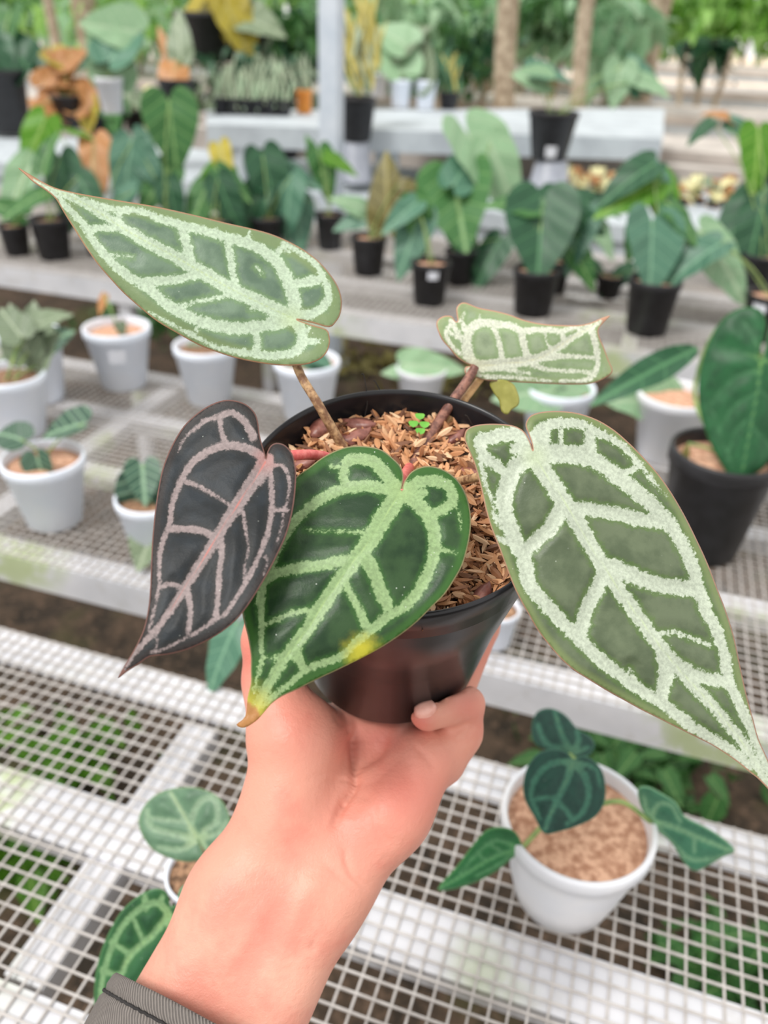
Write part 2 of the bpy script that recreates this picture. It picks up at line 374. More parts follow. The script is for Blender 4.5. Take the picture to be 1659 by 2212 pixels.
# ------------------------------------------------------------------ held plant
def cw(x, y, z): return RT*x - UP*y + FW*z
_pa, _pb = .0332, .81675; PH, PR, PB = .1417, .078, .0524
AX = cw(math.sin(_pa)*math.cos(_pb), -math.cos(_pa)*math.cos(_pb), -math.sin(_pb))
RC = CAM + cw(.00767, -.01218, .39516); BC = RC-AX*PH
PU = np.cross(AX, FW); PU /= np.linalg.norm(PU); PU = PU if PU@RT > 0 else -PU
PV = np.cross(AX, PU); PV = PV if PV@FW > 0 else -PV              # away from the viewer
PM = np.array([PU, PV, AX]).T
def pot_pt(phi, s, off=0.):                                       # phi 0 = right, 90 = far side
    rr = PB+(PR-.006-PB)*min(1, s/.118)+off; a = math.radians(phi); return BC+AX*s+rr*(math.cos(a)*PU+math.sin(a)*PV)
def soil_hit(x, y, s=.128):                                       # pixel ray onto the soil plane
    r = ray(x, y); t = ((BC+AX*s-CAM)@AX)/(r@AX); return CAM+r*t
hp = empty('potted_anthurium', BC, 'held black pot with a velvety plant of five large silver-veined leaves', 'potted plant')
m = MB(); m.lathe([(0, .0), (PB-.004, 0), (PB, .003), (.0700, .118), (.0715, .1188), (.0752, .1215), (.0775, .139), (.0775, .1408), (.0768, .1417), (.0755, .1417), (.0748, .139), (.0718, .11), (.050, .008), (0, .006)], 128, PM, BC)
m.build('pot', M['black'], hp)
m = MB(); m.lathe([(.0735, .122), (.06, .127), (.04, .129), (.02, .1285), (0, .128)], 64, PM, BC)
m.build('soil', M['soild'], hp)

L1z = lambda s: pts_zoom(s, 2.2726, 30, 350)
L2z = lambda s: pts_zoom(s, 3.457, 240, 840)
L3z = lambda s: pts_zoom(s, 2.9105, 490, 940)
L4z = lambda s: pts_zoom(s, 2.4433, 980, 860)
L5z = lambda s: pts_zoom(s, 3.7705, 920, 630)
def vs(z, sc, lst): return [(z(p), a/sc, b/sc) for p, a, b in lst]
mL1 = mat_leaf_hero('upper left leaf', sr(94, 118, 98), sr(108, 130, 108), sr(202, 222, 194), sr(120, 140, 94), sr(112, 144, 88), sr(178, 196, 128), sr(170, 128, 96), 11)
mL2 = mat_leaf_hero('dark leaf', sr(22, 27, 30), sr(32, 39, 45), sr(160, 144, 143), sr(38, 30, 28), sr(38, 37, 35), sr(196, 112, 102), sr(120, 84, 76), 7, tip=None, rough=.5, sss=1)
mL3 = mat_leaf_hero('deep green leaf', sr(26, 58, 28), sr(46, 74, 40), sr(158, 188, 132), sr(54, 98, 36), sr(52, 100, 34), sr(170, 196, 128), sr(150, 140, 100), 11, tip=sr(176, 124, 72), rough=.4)
mL4 = mat_leaf_hero('right leaf', sr(84, 98, 72), sr(98, 110, 84), sr(208, 219, 198), sr(120, 136, 86), sr(86, 120, 44), sr(196, 214, 160), sr(178, 136, 112), 14, rough=.4)
mL5 = mat_leaf_hero('back leaf', sr(142, 160, 128), sr(156, 172, 140), sr(244, 250, 228), sr(152, 168, 120), sr(134, 164, 104), sr(224, 222, 176), sr(196, 150, 124), 7)
O1 = L1z([(22,27),(120,85),(200,125),(300,150),(420,172),(540,192),(680,215),(800,240),(920,268),(1040,298),(1160,325),(1260,352),(1350,390),(1430,435),(1500,490),(1560,560),(1595,620),(1610,680),(1605,740),(1585,780),(1548,810),(1470,790),(1390,773),(1465,800),(1535,822),(1550,860),(1550,895),(1535,935),(1500,970),(1440,992),(1380,998),(1300,998),(1200,985),(1100,965),(1000,935),(900,895),(800,840),(700,780),(620,715),(540,645),(470,570),(410,500),(350,415),(300,335),(265,280),(235,230),(205,180),(160,140),(100,100),(55,60)])
V1 = vs(L1z, 2.2726, [
 ([(1370,768),(1100,640),(930,545),(800,470),(640,385),(520,315),(400,235),(280,170),(180,125),(40,40)], 38, 14),
 ([(1370,768),(1375,680),(1345,580),(1290,490),(1200,420),(1100,385),(980,350),(850,315),(720,280),(620,240),(530,235),(430,215),(330,180)], 34, 12),
 ([(1085,600),(1065,480),(1050,390)], 17, 17), ([(880,520),(850,420),(820,310)], 22, 22), ([(515,310),(515,240)], 16, 16),
 ([(1370,768),(1250,800),(1100,815),(960,795),(850,755),(740,690),(650,610),(560,560),(470,480),(400,400),(350,320),(290,250),(230,190),(190,140)], 32, 14),
 ([(930,545),(800,575),(640,590)], 20, 24), ([(1110,655),(1000,665),(880,690),(800,710)], 8, 12), ([(450,455),(585,467)], 8, 3), ([(500,325),(360,325)], 16, 16),
 ([(1160,725),(1230,725)], 6, 2), ([(1190,515),(1220,555)], 5, 3),
 ([(1380,770),(1415,850),(1400,910),(1350,942),(1250,950),(1150,938),(1000,910),(900,860),(800,810),(660,735)], 30, 6),
 ([(1190,815),(1195,930)], 16, 20), ([(905,790),(890,855)], 10, 12), ([(1415,860),(1440,830),(1450,780)], 14, 8),([(1440,880),(1500,880)], 16, 8),
 ([(1380,745),(1450,750),(1520,710),(1545,650),(1525,580),(1480,500),(1400,440),(1330,400)], 26, 10),
 ([(1375,600),(1500,575)], 22, 24), ([(1345,440),(1320,400)], 14, 10), ([(1160,335),(1150,380)], 6, 8), ([(1300,440),(1340,400)], 16, 10)])
hero_leaf(O1, V1, (630,690), (45,367), lambda x, y, t, s: .412-.012*t+.00006*s+.0000004*s*s, mL1, hp, fold=.004)
O2 = L2z([(48,2160),(110,2050),(180,1930),(240,1800),(275,1650),(290,1500),(298,1300),(305,1150),(320,980),(340,820),(370,650),(410,520),(470,390),(540,280),(620,200),(720,130),(810,92),(880,82),(960,95),(1030,130),(1080,190),(1100,260),(1110,340),(1130,420),(1152,490),(1158,520),(1163,480),(1190,425),(1235,403),(1290,415),(1330,450),(1360,500),(1375,570),(1382,640),(1376,750),(1365,850),(1340,980),(1300,1110),(1250,1220),(1190,1340),(1110,1480),(1020,1620),(930,1730),(820,1820),(700,1890),(560,1950),(420,1985),(290,2000),(200,2060),(110,2115)])
V2 = vs(L2z, 3.457, [
 ([(1160,535),(1080,660),(970,830),(880,960),(790,1110),(680,1280),(580,1440),(480,1600),(380,1740),(280,1860),(170,1980),(60,2145)], 56, 12),
 ([(1155,535),(1050,460),(930,425),(820,430),(700,480),(600,560),(540,650),(490,760),(450,880),(440,1000),(400,1100),(365,1220),(355,1350),(360,1470),(340,1580),(310,1700),(285,1800)], 34, 8),
 ([(850,410),(820,290),(815,220)], 22, 14), ([(1060,360),(1000,250),(900,178),(800,210),(700,240),(600,320),(540,380),(500,470)], 32, 4),
 ([(560,690),(660,730),(780,800),(880,860),(930,870)], 18, 7), ([(430,1045),(560,1045),(680,1060),(790,1115)], 27, 24), ([(365,1480),(450,1460),(550,1495)], 20, 18),
 ([(1165,545),(1190,650),(1200,800),(1195,950),(1160,1100),(1100,1260),(1020,1420),(930,1570),(850,1680),(790,1710),(700,1780),(600,1840),(500,1890),(400,1940),(300,1970)], 22, 9),
 ([(1165,560),(1110,700)], 50, 24),
 ([(985,920),(1010,1080),(1025,1190),(1000,1320),(990,1440)], 12, 5), ([(820,1110),(825,1250),(805,1400),(800,1550),(780,1690)], 22, 18), ([(570,1500),(590,1620),(585,1750),(570,1820)], 22, 15), ([(345,1790),(340,1940)], 10, 7),
 ([(1190,570),(1290,580),(1330,700),(1320,820),(1290,900),(1280,1000),(1240,1150)], 14, 5), ([(1195,905),(1310,905)], 16, 14), ([(1150,1240),(1165,1300),(1140,1390)], 8, 4)])
hero_leaf(O2, V2, (575,992), (255,1462), lambda x, y, t, s: .328+.021*(1-np.tanh((y-1100)/190))-.013-.00004*np.clip(-s, 0, 200), mL2, hp, fold=-.003, outerlim=17)
ZL = lambda y: .328+.021*(1-np.tanh((y-1100)/190))
O3 = L3z([(60,1820),(118,1765),(130,1650),(150,1560),(150,1470),(150,1380),(130,1260),(100,1140),(95,1050),(110,920),(160,740),(240,560),(330,400),(400,300),(450,250),(520,200),(600,140),(700,90),(790,68),(900,72),(980,95),(1050,150),(1095,200),(1110,260),(1103,320),(1100,348),(1108,310),(1125,275),(1160,230),(1220,200),(1290,195),(1370,220),(1440,270),(1490,340),(1520,420),(1535,520),(1530,620),(1510,720),(1480,820),(1430,910),(1370,1000),(1290,1080),(1200,1170),(1100,1250),(980,1330),(850,1400),(700,1475),(560,1540),(450,1595),(350,1640),(280,1690),(220,1760),(180,1800),(110,1840)])
V3 = vs(L3z, 2.9105, [
 ([(1100,350),(1040,440),(960,560),(880,690),(790,800),(700,930),(600,1070),(520,1200),(430,1320),(350,1420),(280,1540),(210,1660),(150,1760)], 62, 26),
 ([(1080,360),(960,330),(840,320),(700,350),(580,410),(480,490),(400,580),(330,700),(270,850),(230,950),(215,1080),(220,1200),(215,1330),(225,1400),(190,1530),(170,1620)], 40, 8),
 ([(290,720),(260,850),(225,960),(205,1060)], 40, 20),
 ([(1060,330),(1000,250),(930,175),(840,150),(760,165),(735,230),(745,310)], 45, 26), ([(745,205),(650,195)], 18, 10),
 ([(780,780),(620,810),(480,830),(340,860),(250,900)], 36, 30), ([(540,1100),(440,1110),(340,1150),(240,1190)], 20, 9), ([(340,1390),(230,1400)], 12, 8), ([(870,610),(700,605),(480,600)], 9, 4),
 ([(1110,365),(1200,430),(1270,520),(1305,620),(1300,750),(1260,880),(1190,1000),(1110,1080),(1010,1140),(900,1230),(800,1320),(700,1400),(580,1440),(490,1480),(400,1560),(300,1640),(230,1700)], 46, 14),
 ([(1130,350),(1200,300),(1300,285),(1380,310),(1420,380),(1400,440),(1330,480),(1290,500)], 38, 30), ([(1420,420),(1465,500),(1470,600)], 12, 4), ([(1330,720),(1440,735)], 9, 9), ([(1130,380),(1240,360)], 30, 26),
 ([(880,770),(930,880),(970,990),(1010,1070)], 42, 38), ([(740,900),(780,1000),(830,1100),(870,1190)], 18, 26), ([(420,1330),(460,1420),(490,1480)], 30, 26)])
hero_leaf(O3, V3, (867,1060), (512,1566), lambda x, y, t, s: ZL(y), mL3, hp, fold=-.004, spot=(785,1412), outerlim=20)
O4 = L4z([(418,275),(404,230),(375,180),(330,150),(270,138),(190,135),(120,142),(75,160),(58,190),(60,230),(85,290),(110,350),(130,420),(150,500),(170,590),(200,690),(240,790),(280,900),(320,1000),(360,1080),(400,1150),(440,1220),(500,1300),(570,1380),(640,1440),(720,1490),(800,1540),(890,1590),(980,1640),(1080,1690),(1180,1740),(1280,1790),(1360,1830),(1440,1880),(1510,1930),(1570,1980),(1620,2020),(1700,2110),(1770,2220),(1800,2290),(1760,2130),(1700,2010),(1655,1900),(1610,1800),(1580,1690),(1545,1560),(1510,1400),(1480,1260),(1440,1130),(1390,1000),(1340,870),(1280,740),(1220,620),(1150,500),(1080,400),(1000,310),(930,240),(850,170),(760,115),(660,80),(560,68),(470,72),(410,90),(385,120),(380,150),(395,190),(412,240)])
V4 = vs(L4z, 2.4433, [
 ([(425,310),(500,420),(580,540),(650,650),(730,790),(820,930),(920,1080),(1010,1200),(1090,1310),(1180,1420),(1280,1530),(1380,1640),(1480,1760),(1560,1870),(1660,2040),(1770,2210)], 48, 22),
 ([(410,320),(330,360),(290,440),(265,540),(285,650),(330,760),(375,860),(400,980),(460,1060),(540,1150),(640,1250),(720,1330),(800,1400),(900,1480),(1000,1550),(1100,1610),(1200,1690),(1330,1780),(1450,1850),(1560,1940)], 46, 26),
 ([(380,280),(350,200),(270,190),(200,210),(140,220),(150,290),(210,350),(270,385)], 40, 26), ([(400,230),(330,270)], 44, 34), ([(140,310),(165,440),(200,540),(230,660),(330,740)], 12, 8), ([(240,740),(340,790)], 14, 20),
 ([(580,560),(520,670),(450,740),(370,820)], 44, 34), ([(800,920),(750,1020),(700,1120),(670,1250)], 40, 36), ([(1110,1350),(1120,1470),(1090,1600)], 44, 34), ([(930,1430),(960,1530)], 8, 24),
 ([(440,310),(560,300),(680,310),(780,350),(860,410),(950,480),(1040,560),(1130,650),(1200,760),(1260,880),(1290,990),(1330,1120),(1390,1230),(1430,1360),(1450,1480),(1500,1600),(1560,1720),(1610,1850),(1680,2000)], 46, 24),
 ([(425,200),(480,150),(580,130),(680,140),(750,175),(850,225),(920,280),(980,350),(1050,420)], 30, 10), ([(460,300),(470,230),(480,160)], 44, 34), ([(570,260),(565,180),(575,140)], 12, 8), ([(715,290),(720,160)], 34, 24), ([(480,270),(690,285)], 34, 30), ([(900,400),(1000,350)], 22, 10), ([(1000,390),(1130,520)], 8, 5),
 ([(660,580),(740,590),(860,610),(980,640),(1080,650)], 32, 38), ([(840,890),(950,940),(1080,985),(1200,1000),(1280,1010)], 44, 38), ([(1070,1240),(1180,1240),(1260,1270),(1350,1305)], 13, 8), ([(1150,1390),(1270,1460),(1380,1490),(1450,1490)], 40, 30)])
hero_leaf(O4, V4, (1155,987), (1717,1797), lambda x, y, t, s: .350-.012*t+.012*t*t-.00004*np.clip(s, 0, 300)+.00003*np.clip(-s, 0, 300), mL4, hp, fold=-.005, quilt=.0022, outerlim=17)
O5 = L5z([(398,606),(340,590),(260,540),(190,460),(130,390),(95,310),(85,260),(100,225),(150,197),(210,200),(240,240),(258,235),(250,180),(250,130),(280,95),(330,90),(430,130),(560,155),(680,185),(800,230),(950,262),(1100,272),(1250,272),(1350,250),(1430,215),(1500,195),(1460,240),(1410,300),(1415,370),(1450,450),(1490,560),(1520,630),(1510,670),(1450,710),(1370,745),(1250,757),(1000,752),(800,742),(600,732),(480,722),(400,700),(340,685),(315,650),(325,615),(360,606)])
V5 = vs(L5z, 3.7705, [
 ([(410,612),(600,590),(800,570),(950,530),(1080,450),(1200,370),(1320,300),(1480,205)], 52, 14),
 ([(400,605),(350,520),(335,400),(370,300),(450,255),(560,265),(700,280),(780,320),(950,310),(1100,320),(1200,300),(1320,280)], 42, 16),
 ([(620,580),(605,450),(575,340),(550,280)], 22, 20), ([(830,550),(800,430),(770,330)], 30, 26), ([(1025,490),(985,400),(960,330)], 9, 7), ([(1130,440),(1105,320)], 22, 18),
 ([(380,590),(330,500),(300,400),(200,250),(240,240)], 24, 14), ([(230,240),(165,320),(200,430),(300,520),(380,590)], 18, 14), ([(190,330),(320,410)], 16, 16), ([(320,320),(295,230),(310,170)], 20, 10), ([(430,240),(440,180)], 8, 5),
 ([(950,540),(1150,525),(1370,540)], 30, 12), ([(1340,290),(1375,400),(1400,550),(1380,660),(1300,720),(1100,735)], 28, 16), ([(860,600),(1050,640),(1400,655)], 20, 14), ([(420,640),(600,630),(840,665)], 24, 10), ([(430,690),(800,705),(1050,738)], 16, 10), ([(330,650),(430,640)], 24, 20)])
hero_leaf(O5, V5, (1030,791), (1316,682), lambda x, y, t, s: .452+.012*t+.00025*np.clip(-(y-760), -70, 40)*-1*.3, mL5, hp, fold=.0, outerlim=14, quilt=.0004)
sp = hero_leaf([(1058,826),(1066,848),(1078,866),(1083,888),(1096,895),(1106,884),(1119,876),(1122,862),(1116,842),(1108,829),(1085,820)], [([(1085,822),(1096,893)], 1, 1)], (1085,822), (1096,895),
          lambda x, y, t, s: .458+.00009*np.abs(s), M['olive'], hp, name='spathe', label='small folded olive green bract', fold=0, quilt=0, step=4)
def petiole(pts, r0, r1, mat, name='petiole', label=None, n=12):
    C = curve_pts(pts, 8); rr = np.linspace(r0, r1, len(C))
    rr = [r*(1+.02*math.sin(i*1.7)+.03*random.random()) for i, r in enumerate(rr)]
    m = MB(); m.tube(C, rr, n); o = m.build(name, mat, hp)
    if label: o['label'] = label
def S(x, y, lift=.0): return soil_hit(x, y, .128+lift)
petiole([P(632, 700, .4145), P(641, 790, .417), P(690, 878, .418), S(752, 985)], .0020, .0027, M['p_brown'], label='mottled tan petiole of the upper left leaf')
petiole([P(1026, 792, .4535), P(1012, 818, .452), P(950, 908, .444), S(872, 1035)], .0024, .0031, M['p_dark'], label='reddish brown petiole of the back leaf')
petiole([P(1040, 815, .462), P(1000, 868, .455), P(950, 935, .447), S(893, 1022)], .0021, .0024, M['p_tan'], label='pale tan stalk beside the brown petiole')
petiole([P(580, 996, .352), P(640, 983, .364), P(700, 986, .383), P(760, 1012, .398), S(840, 1050)], .0024, .0024, M['p_red'], label='pinkish red petiole of the dark leaf')
petiole([P(868, 1064, .3555), P(870, 1034, .370), S(884, 1010, .006), S(872, 1040)], .0016, .0030, M['p_red'], label='short red petiole at the centre')
petiole([P(1157, 992, .354), P(1100, 1020, .362), P(1035, 1030, .372), S(960, 1045, .004), S(880, 1045)], .0020, .0022, M['p_brown'], label='brown petiole of the large right leaf')
petiole([S(760, 1000, .004), S(830, 1040, .006), S(900, 1040, .005)], .004, .004, M['bractm'], name='crown')
# dry purplish bracts, fine black roots and a sprout
def chip(x, y, L, Wd, ang, mat, name, label=None, lift=.004):
    c = S(x, y, lift); a = math.radians(ang); d = math.cos(a)*PU+math.sin(a)*PV; e = -math.sin(a)*PU+math.cos(a)*PV
    vv = []; n = 7
    for i in range(n):
        t = i/(n-1)*2-1; w = Wd*(1-abs(t)**2.4)*.5+.0006
        for k in (-1, 0, 1): vv.append(c+d*L/2*t+e*w*k+AX*(.0016*(1-k*k)+.002*t))
    ff = [(i*3+k, i*3+k+1, i*3+k+4, i*3+k+3) for i in range(n-1) for k in (0, 1)]
    o = meshobj(name, rel(hp, vv), ff, mat, hp); md = o.modifiers.new('t', 'SOLIDIFY'); md.thickness = .0006
    if label: o['label'] = label
for x, y, L, w, a in [(775,915,.020,.008,-20),(760,945,.022,.010,25),(690,925,.014,.009,60),(1005,1020,.016,.009,-30),(655,1000,.014,.008,10),(1040,1290,.014,.006,60),(985,945,.012,.005,40)]:
    chip(x, y, L, w, a, M['bractm'], 'bract')
m = MB()
for (x0, y0, x1, y1, s) in [(787,905,786,812,.05),(835,890,812,826,.04),(905,880,900,850,.02),(1020,930,1010,900,.02),(1010,1150,1030,1250,.004),(1048,1140,1040,1200,.003),(700,905,690,880,.01),(925,870,880,852,.012)]:
    a = S(x0, y0); r = ray(x1, y1); d = depth(a)*.99
    m.tube(curve_pts([a, a*.5+P(x1+6, y1+14, d)*.5+RT*.001, P(x1, y1, d), P(x1-6, y1-3, d)], 5), .00035, 5)
o = m.build('fine_roots', M['root'], hp); o['kind'] = 'stuff'
for k, (dx, dy) in enumerate([(-12, 2), (2, -14), (12, 4), (3, 18)]):
    c = S(905+dx, 912+dy, .008); m = MB(); m.add([c+PU*.0028*math.cos(t)+PV*.0028*math.sin(t)+AX*.0006*math.cos(2*t) for t in np.linspace(0, 6.28, 9)[:-1]]+[c+AX*.0008], [(i, (i+1) % 8, 8) for i in range(8)])
    m.build('sprout_leaf', M['sprout'], hp)
m = MB(); m.tube([S(905, 915, .008), S(904, 920, 0)], .0005, 6); m.build('sprout_stem', M['sprout'], hp)
# rice husks: 300 single ones on top, the rest one bed
def husk_geo(L=.0088, Wd=.0026, Hh=.0016):
    v = []; f = []
    for i, (t, w) in enumerate([(-1, .12), (-.55, .8), (0, 1), (.5, .85), (1, .1)]):
        v += [(L/2*t, -Wd/2*w, .0004*t*t), (L/2*t, 0, Hh*w*.7+.0004*t*t), (L/2*t, Wd/2*w, .0004*t*t), (L/2*t, 0, -Hh*w*.5)]
    for i in range(4):
        for k in range(4): f.append((i*4+k, i*4+(k+1) % 4, (i+1)*4+(k+1) % 4, (i+1)*4+k))
    f += [(0, 3, 2, 1), (16, 17, 18, 19)]
    return np.array(v), f
def inpoly(x, y, poly):
    c = False
    for (ax_, ay), (bx, by) in zip(poly, poly[1:]+poly[:1]):
        if (ay > y) != (by > y) and x < (bx-ax_)*(y-ay)/(by-ay)+ax_: c = not c
    return c
hv, hf = husk_geo(); meshes = []
for k in range(4):
    me = bpy.data.meshes.new('rice_husk'); vv = hv*np.array([random.uniform(.85, 1.3), random.uniform(.9, 1.35), 1])
    me.from_pydata([tuple(v) for v in vv], [], hf); me.materials.append(M['husk']); meshes.append(me)
single = []; bed = MB(); tries = 0
def husk_frame(lift):
    r = .0728*math.sqrt(random.random()); a = random.uniform(0, 6.283)
    hz = .1235+lift+.007*(1-(r/.073)**2)+.0035*math.sin(9*a+r*200)*0
    hz += .0055*max(0, math.cos(a+math.pi/2))*(r/.073)*.5
    pos = BC+AX*hz+r*(math.cos(a)*PU+math.sin(a)*PV)
    q = Matrix.Rotation(random.uniform(0, 6.28), 3, 'Z') @ Matrix.Rotation(random.gauss(0, .42), 3, 'Y') @ Matrix.Rotation(random.uniform(-.8, .8), 3, 'X')
    return pos, PM@np.array(q)
while len(single) < 300:
    pos, R = husk_frame(random.uniform(.003, .0065)); x, y = proj(pos)
    if any(inpoly(x, y, O) for O in (O2, O3, O4)): continue
    single.append((pos, R))
for pos, R in single:
    o = bpy.data.objects.new('rice_husk', random.choice(meshes)); COL.objects.link(o); o.parent = hp
    mw = Matrix([list(R[i])+[float((pos-BC)[i])] for i in range(3)]+[[0, 0, 0, 1]]); o.matrix_local = mw
for i in range(2600):
    pos, R = husk_frame(random.uniform(-.002, .0042)); s = random.uniform(.75, 1.15)
    bed.add([pos+R@(v*s) for v in hv], hf)
o = bed.build('husk_mulch', M['husk'], hp, False); o['kind'] = 'stuff'

# ------------------------------------------------------------------ hand and forearm: blended round cones, one skin
def PC(x, y, d): return np.array([(x-W/2)/F*d, -(y-H/2)/F*d, -d])   # in the camera-aligned body frame
def toB(p): q = np.asarray(p)-CAM; return np.array([q@RT, q@UP, -(q@FW)])
prims = []
def cone(a, b, ra, rb_, k=.010): prims.append((np.array(a), np.array(b), ra, rb_, k))
def pc(a, b, k=.010): cone(PC(*a[:3]), PC(*b[:3]), a[3]*a[2]/F, b[3]*b[2]/F, k)
pc((235,2450,.412,118), (512,1935,.438,94)); pc((420,2480,.412,118), (692,1925,.438,90), .02); pc((330,2460,.418,140), (605,1925,.444,92), .02)
pc((512,1935,.438,94), (622,1745,.446,86), .02); pc((622,1745,.446,90), (645,1600,.452,100), .016)
pc((692,1925,.438,92), (838,1750,.448,86), .02); pc((838,1750,.448,84), (915,1640,.458,72), .014)
pc((605,1925,.446,90), (745,1720,.466,70), .02); pc((745,1700,.474,70), (800,1600,.494,60), .014)
pc((690,1600,.478,80), (880,1600,.484,66), .014)
pc((760,1560,.512,60), (900,1545,.518,56), .014)
# thumb up the left side of the pot
th = [(618,1580,.452,86), (588,1470,.456,60), (574,1385,.452,47), (582,1300,.446,44), (600,1235,.440,36)]
for a, b in zip(th, th[1:]): pc(a, b, .008)
# little finger curling in front of the pot foot
pk = [(950,1640,.468,58), (990,1580,.468,50), (1009,1521,.462,38)]
for a, b in zip(pk, pk[1:]): pc(a, b, .006)
pk2 = [(1008,1522,.461,41), (960,1527,.452,41), (923,1541,.447,39)]
for a, b in zip(pk2, pk2[1:]): pc(a, b, .0025)
# ring, middle and index fingers behind the pot
def fing(base, phis, ss, rads, k=.006):
    pts = [base]+[toB(pot_pt(ph, s, r)) for ph, s, r in zip(phis, ss, rads[1:])]
    for i in range(len(pts)-1): cone(pts[i], pts[i+1], rads[i], rads[i+1], k if i == 0 else .003)
fing(PC(955, 1560, .500), (20, 22, 24, 27), (-.004, .022, .044, .062), (.0125, .0105, .0095, .009, .008))
fing(PC(890, 1520, .520), (50, 52, 54, 56), (-.004, .028, .052, .072), (.0125, .0108, .0098, .0092, .0082))
fing(PC(820, 1510, .525), (88, 90, 92, 94), (-.004, .028, .050, .068), (.0125, .0108, .0098, .0092, .0082))
A_ = np.array([p[0] for p in prims]+[p[1] for p in prims]); lo = A_.min(0)-.04; hi = A_.max(0)+.03
lo[1] = PC(0, 2450, .40)[1]; vox = .0019
n3 = np.ceil((hi-lo)/vox).astype(int)
axs = [lo[i]+vox*np.arange(n3[i]) for i in range(3)]
GX, GY, GZ = np.meshgrid(*axs, indexing='ij'); GP = np.stack([GX, GY, GZ], -1).astype(np.float32)
D = np.full(GX.shape, .05, np.float32)
for a, b, ra, rb_, k in prims:                              # evaluate each cone in its own box only
    mnb = np.minimum(a-ra, b-rb_)-.03; mxb = np.maximum(a+ra, b+rb_)+.03
    i0 = np.clip(((mnb-lo)/vox).astype(int), 0, n3-1); i1 = np.clip(((mxb-lo)/vox).astype(int)+1, 1, n3)
    sl = tuple(slice(i0[i], i1[i]) for i in range(3)); q = GP[sl]-a.astype(np.float32); ab = (b-a).astype(np.float32)
    t = np.clip((q@ab)/(ab@ab), 0, 1); d = np.linalg.norm(q-t[..., None]*ab, axis=-1)-(ra+(rb_-ra)*t)
    h = np.maximum(k-np.abs(D[sl]-d), 0)/k; D[sl] = np.minimum(D[sl], d)-h*h*k*.25
# keep the skin outside the pot wall
q = GP-toB(BC).astype(np.float32); axb = np.array([AX@RT, AX@UP, -(AX@FW)], np.float32); s_ = q@axb
rad = np.linalg.norm(q-s_[..., None]*axb, axis=-1); pw = PB+(PR-.006-PB)*np.clip(s_/.118, 0, 1)
dpot = np.maximum(rad-pw, np.maximum(-s_, s_-.15)); dpot = np.where((rad > pw) & (s_ < 0), np.hypot(rad-pw, s_), dpot)
D = np.maximum(D, -(dpot-.0003))
D[:, 0, :] = np.maximum(D[:, 0, :], .001)
def surface_nets(D, lo, vox):
    S_ = D < 0; nx, ny, nz = D.shape
    c = np.zeros((nx-1, ny-1, nz-1), np.int8)
    corners = [(i, j, k) for i in (0, 1) for j in (0, 1) for k in (0, 1)]
    for i, j, k in corners: c += S_[i:nx-1+i, j:ny-1+j, k:nz-1+k]
    act = (c > 0) & (c < 8); idx = -np.ones(act.shape, np.int64); cells = np.argwhere(act); idx[act] = np.arange(len(cells))
    acc = np.zeros((len(cells), 3)); cnt = np.zeros(len(cells))
    for a in range(8):
        for b in range(a+1, 8):
            ca, cb = np.array(corners[a]), np.array(corners[b])
            if np.abs(ca-cb).sum() != 1: continue
            da = D[tuple((cells+ca).T)]; db = D[tuple((cells+cb).T)]; mk = (da < 0) != (db < 0)
            t = np.where(mk, da/(da-db+1e-12), 0)[:, None]; p = ca+(cb-ca)*t; acc[mk] += p[mk]; cnt[mk] += 1
    Vv = lo+vox*(cells+acc/cnt[:, None]); faces = []
    for ax in range(3):
        e = np.zeros(3, int); e[ax] = 1; o1 = np.zeros(3, int); o1[(ax+1) % 3] = 1; o2 = np.zeros(3, int); o2[(ax+2) % 3] = 1
        sh = tuple(slice(0, D.shape[i]-e[i]) for i in range(3)); sh2 = tuple(slice(e[i], D.shape[i]) for i in range(3))
        cr = S_[sh] != S_[sh2]; pp = np.argwhere(cr); ok = (pp[:, (ax+1) % 3] > 0) & (pp[:, (ax+2) % 3] > 0)
        for d in range(3): ok &= pp[:, d] < act.shape[d]
        pp = pp[ok]; A = idx[tuple(pp.T)]; B = idx[tuple((pp-o1).T)]; C_ = idx[tuple((pp-o1-o2).T)]; D_ = idx[tuple((pp-o2).T)]
        flip = S_[tuple(pp.T)]
        q4 = np.stack([A, B, C_, D_], 1); q4[~flip] = q4[~flip][:, ::-1]; faces.append(q4[(q4 >= 0).all(1)])
    return Vv, np.concatenate(faces)
SV, SF = surface_nets(D, lo, vox); del GP, GX, GY, GZ, D
def relax(V, Fc, it=3):
    E = np.concatenate([Fc[:, [0, 1]], Fc[:, [1, 2]], Fc[:, [2, 3]], Fc[:, [3, 0]]]); E = np.concatenate([E, E[:, ::-1]])
    deg = np.bincount(E[:, 0], minlength=len(V))[:, None]
    for _ in range(it):
        A = np.zeros_like(V); np.add.at(A, E[:, 0], V[E[:, 1]]); V = V*.4+.6*A/np.maximum(deg, 1)
    return V
SV = relax(SV, SF, 4)
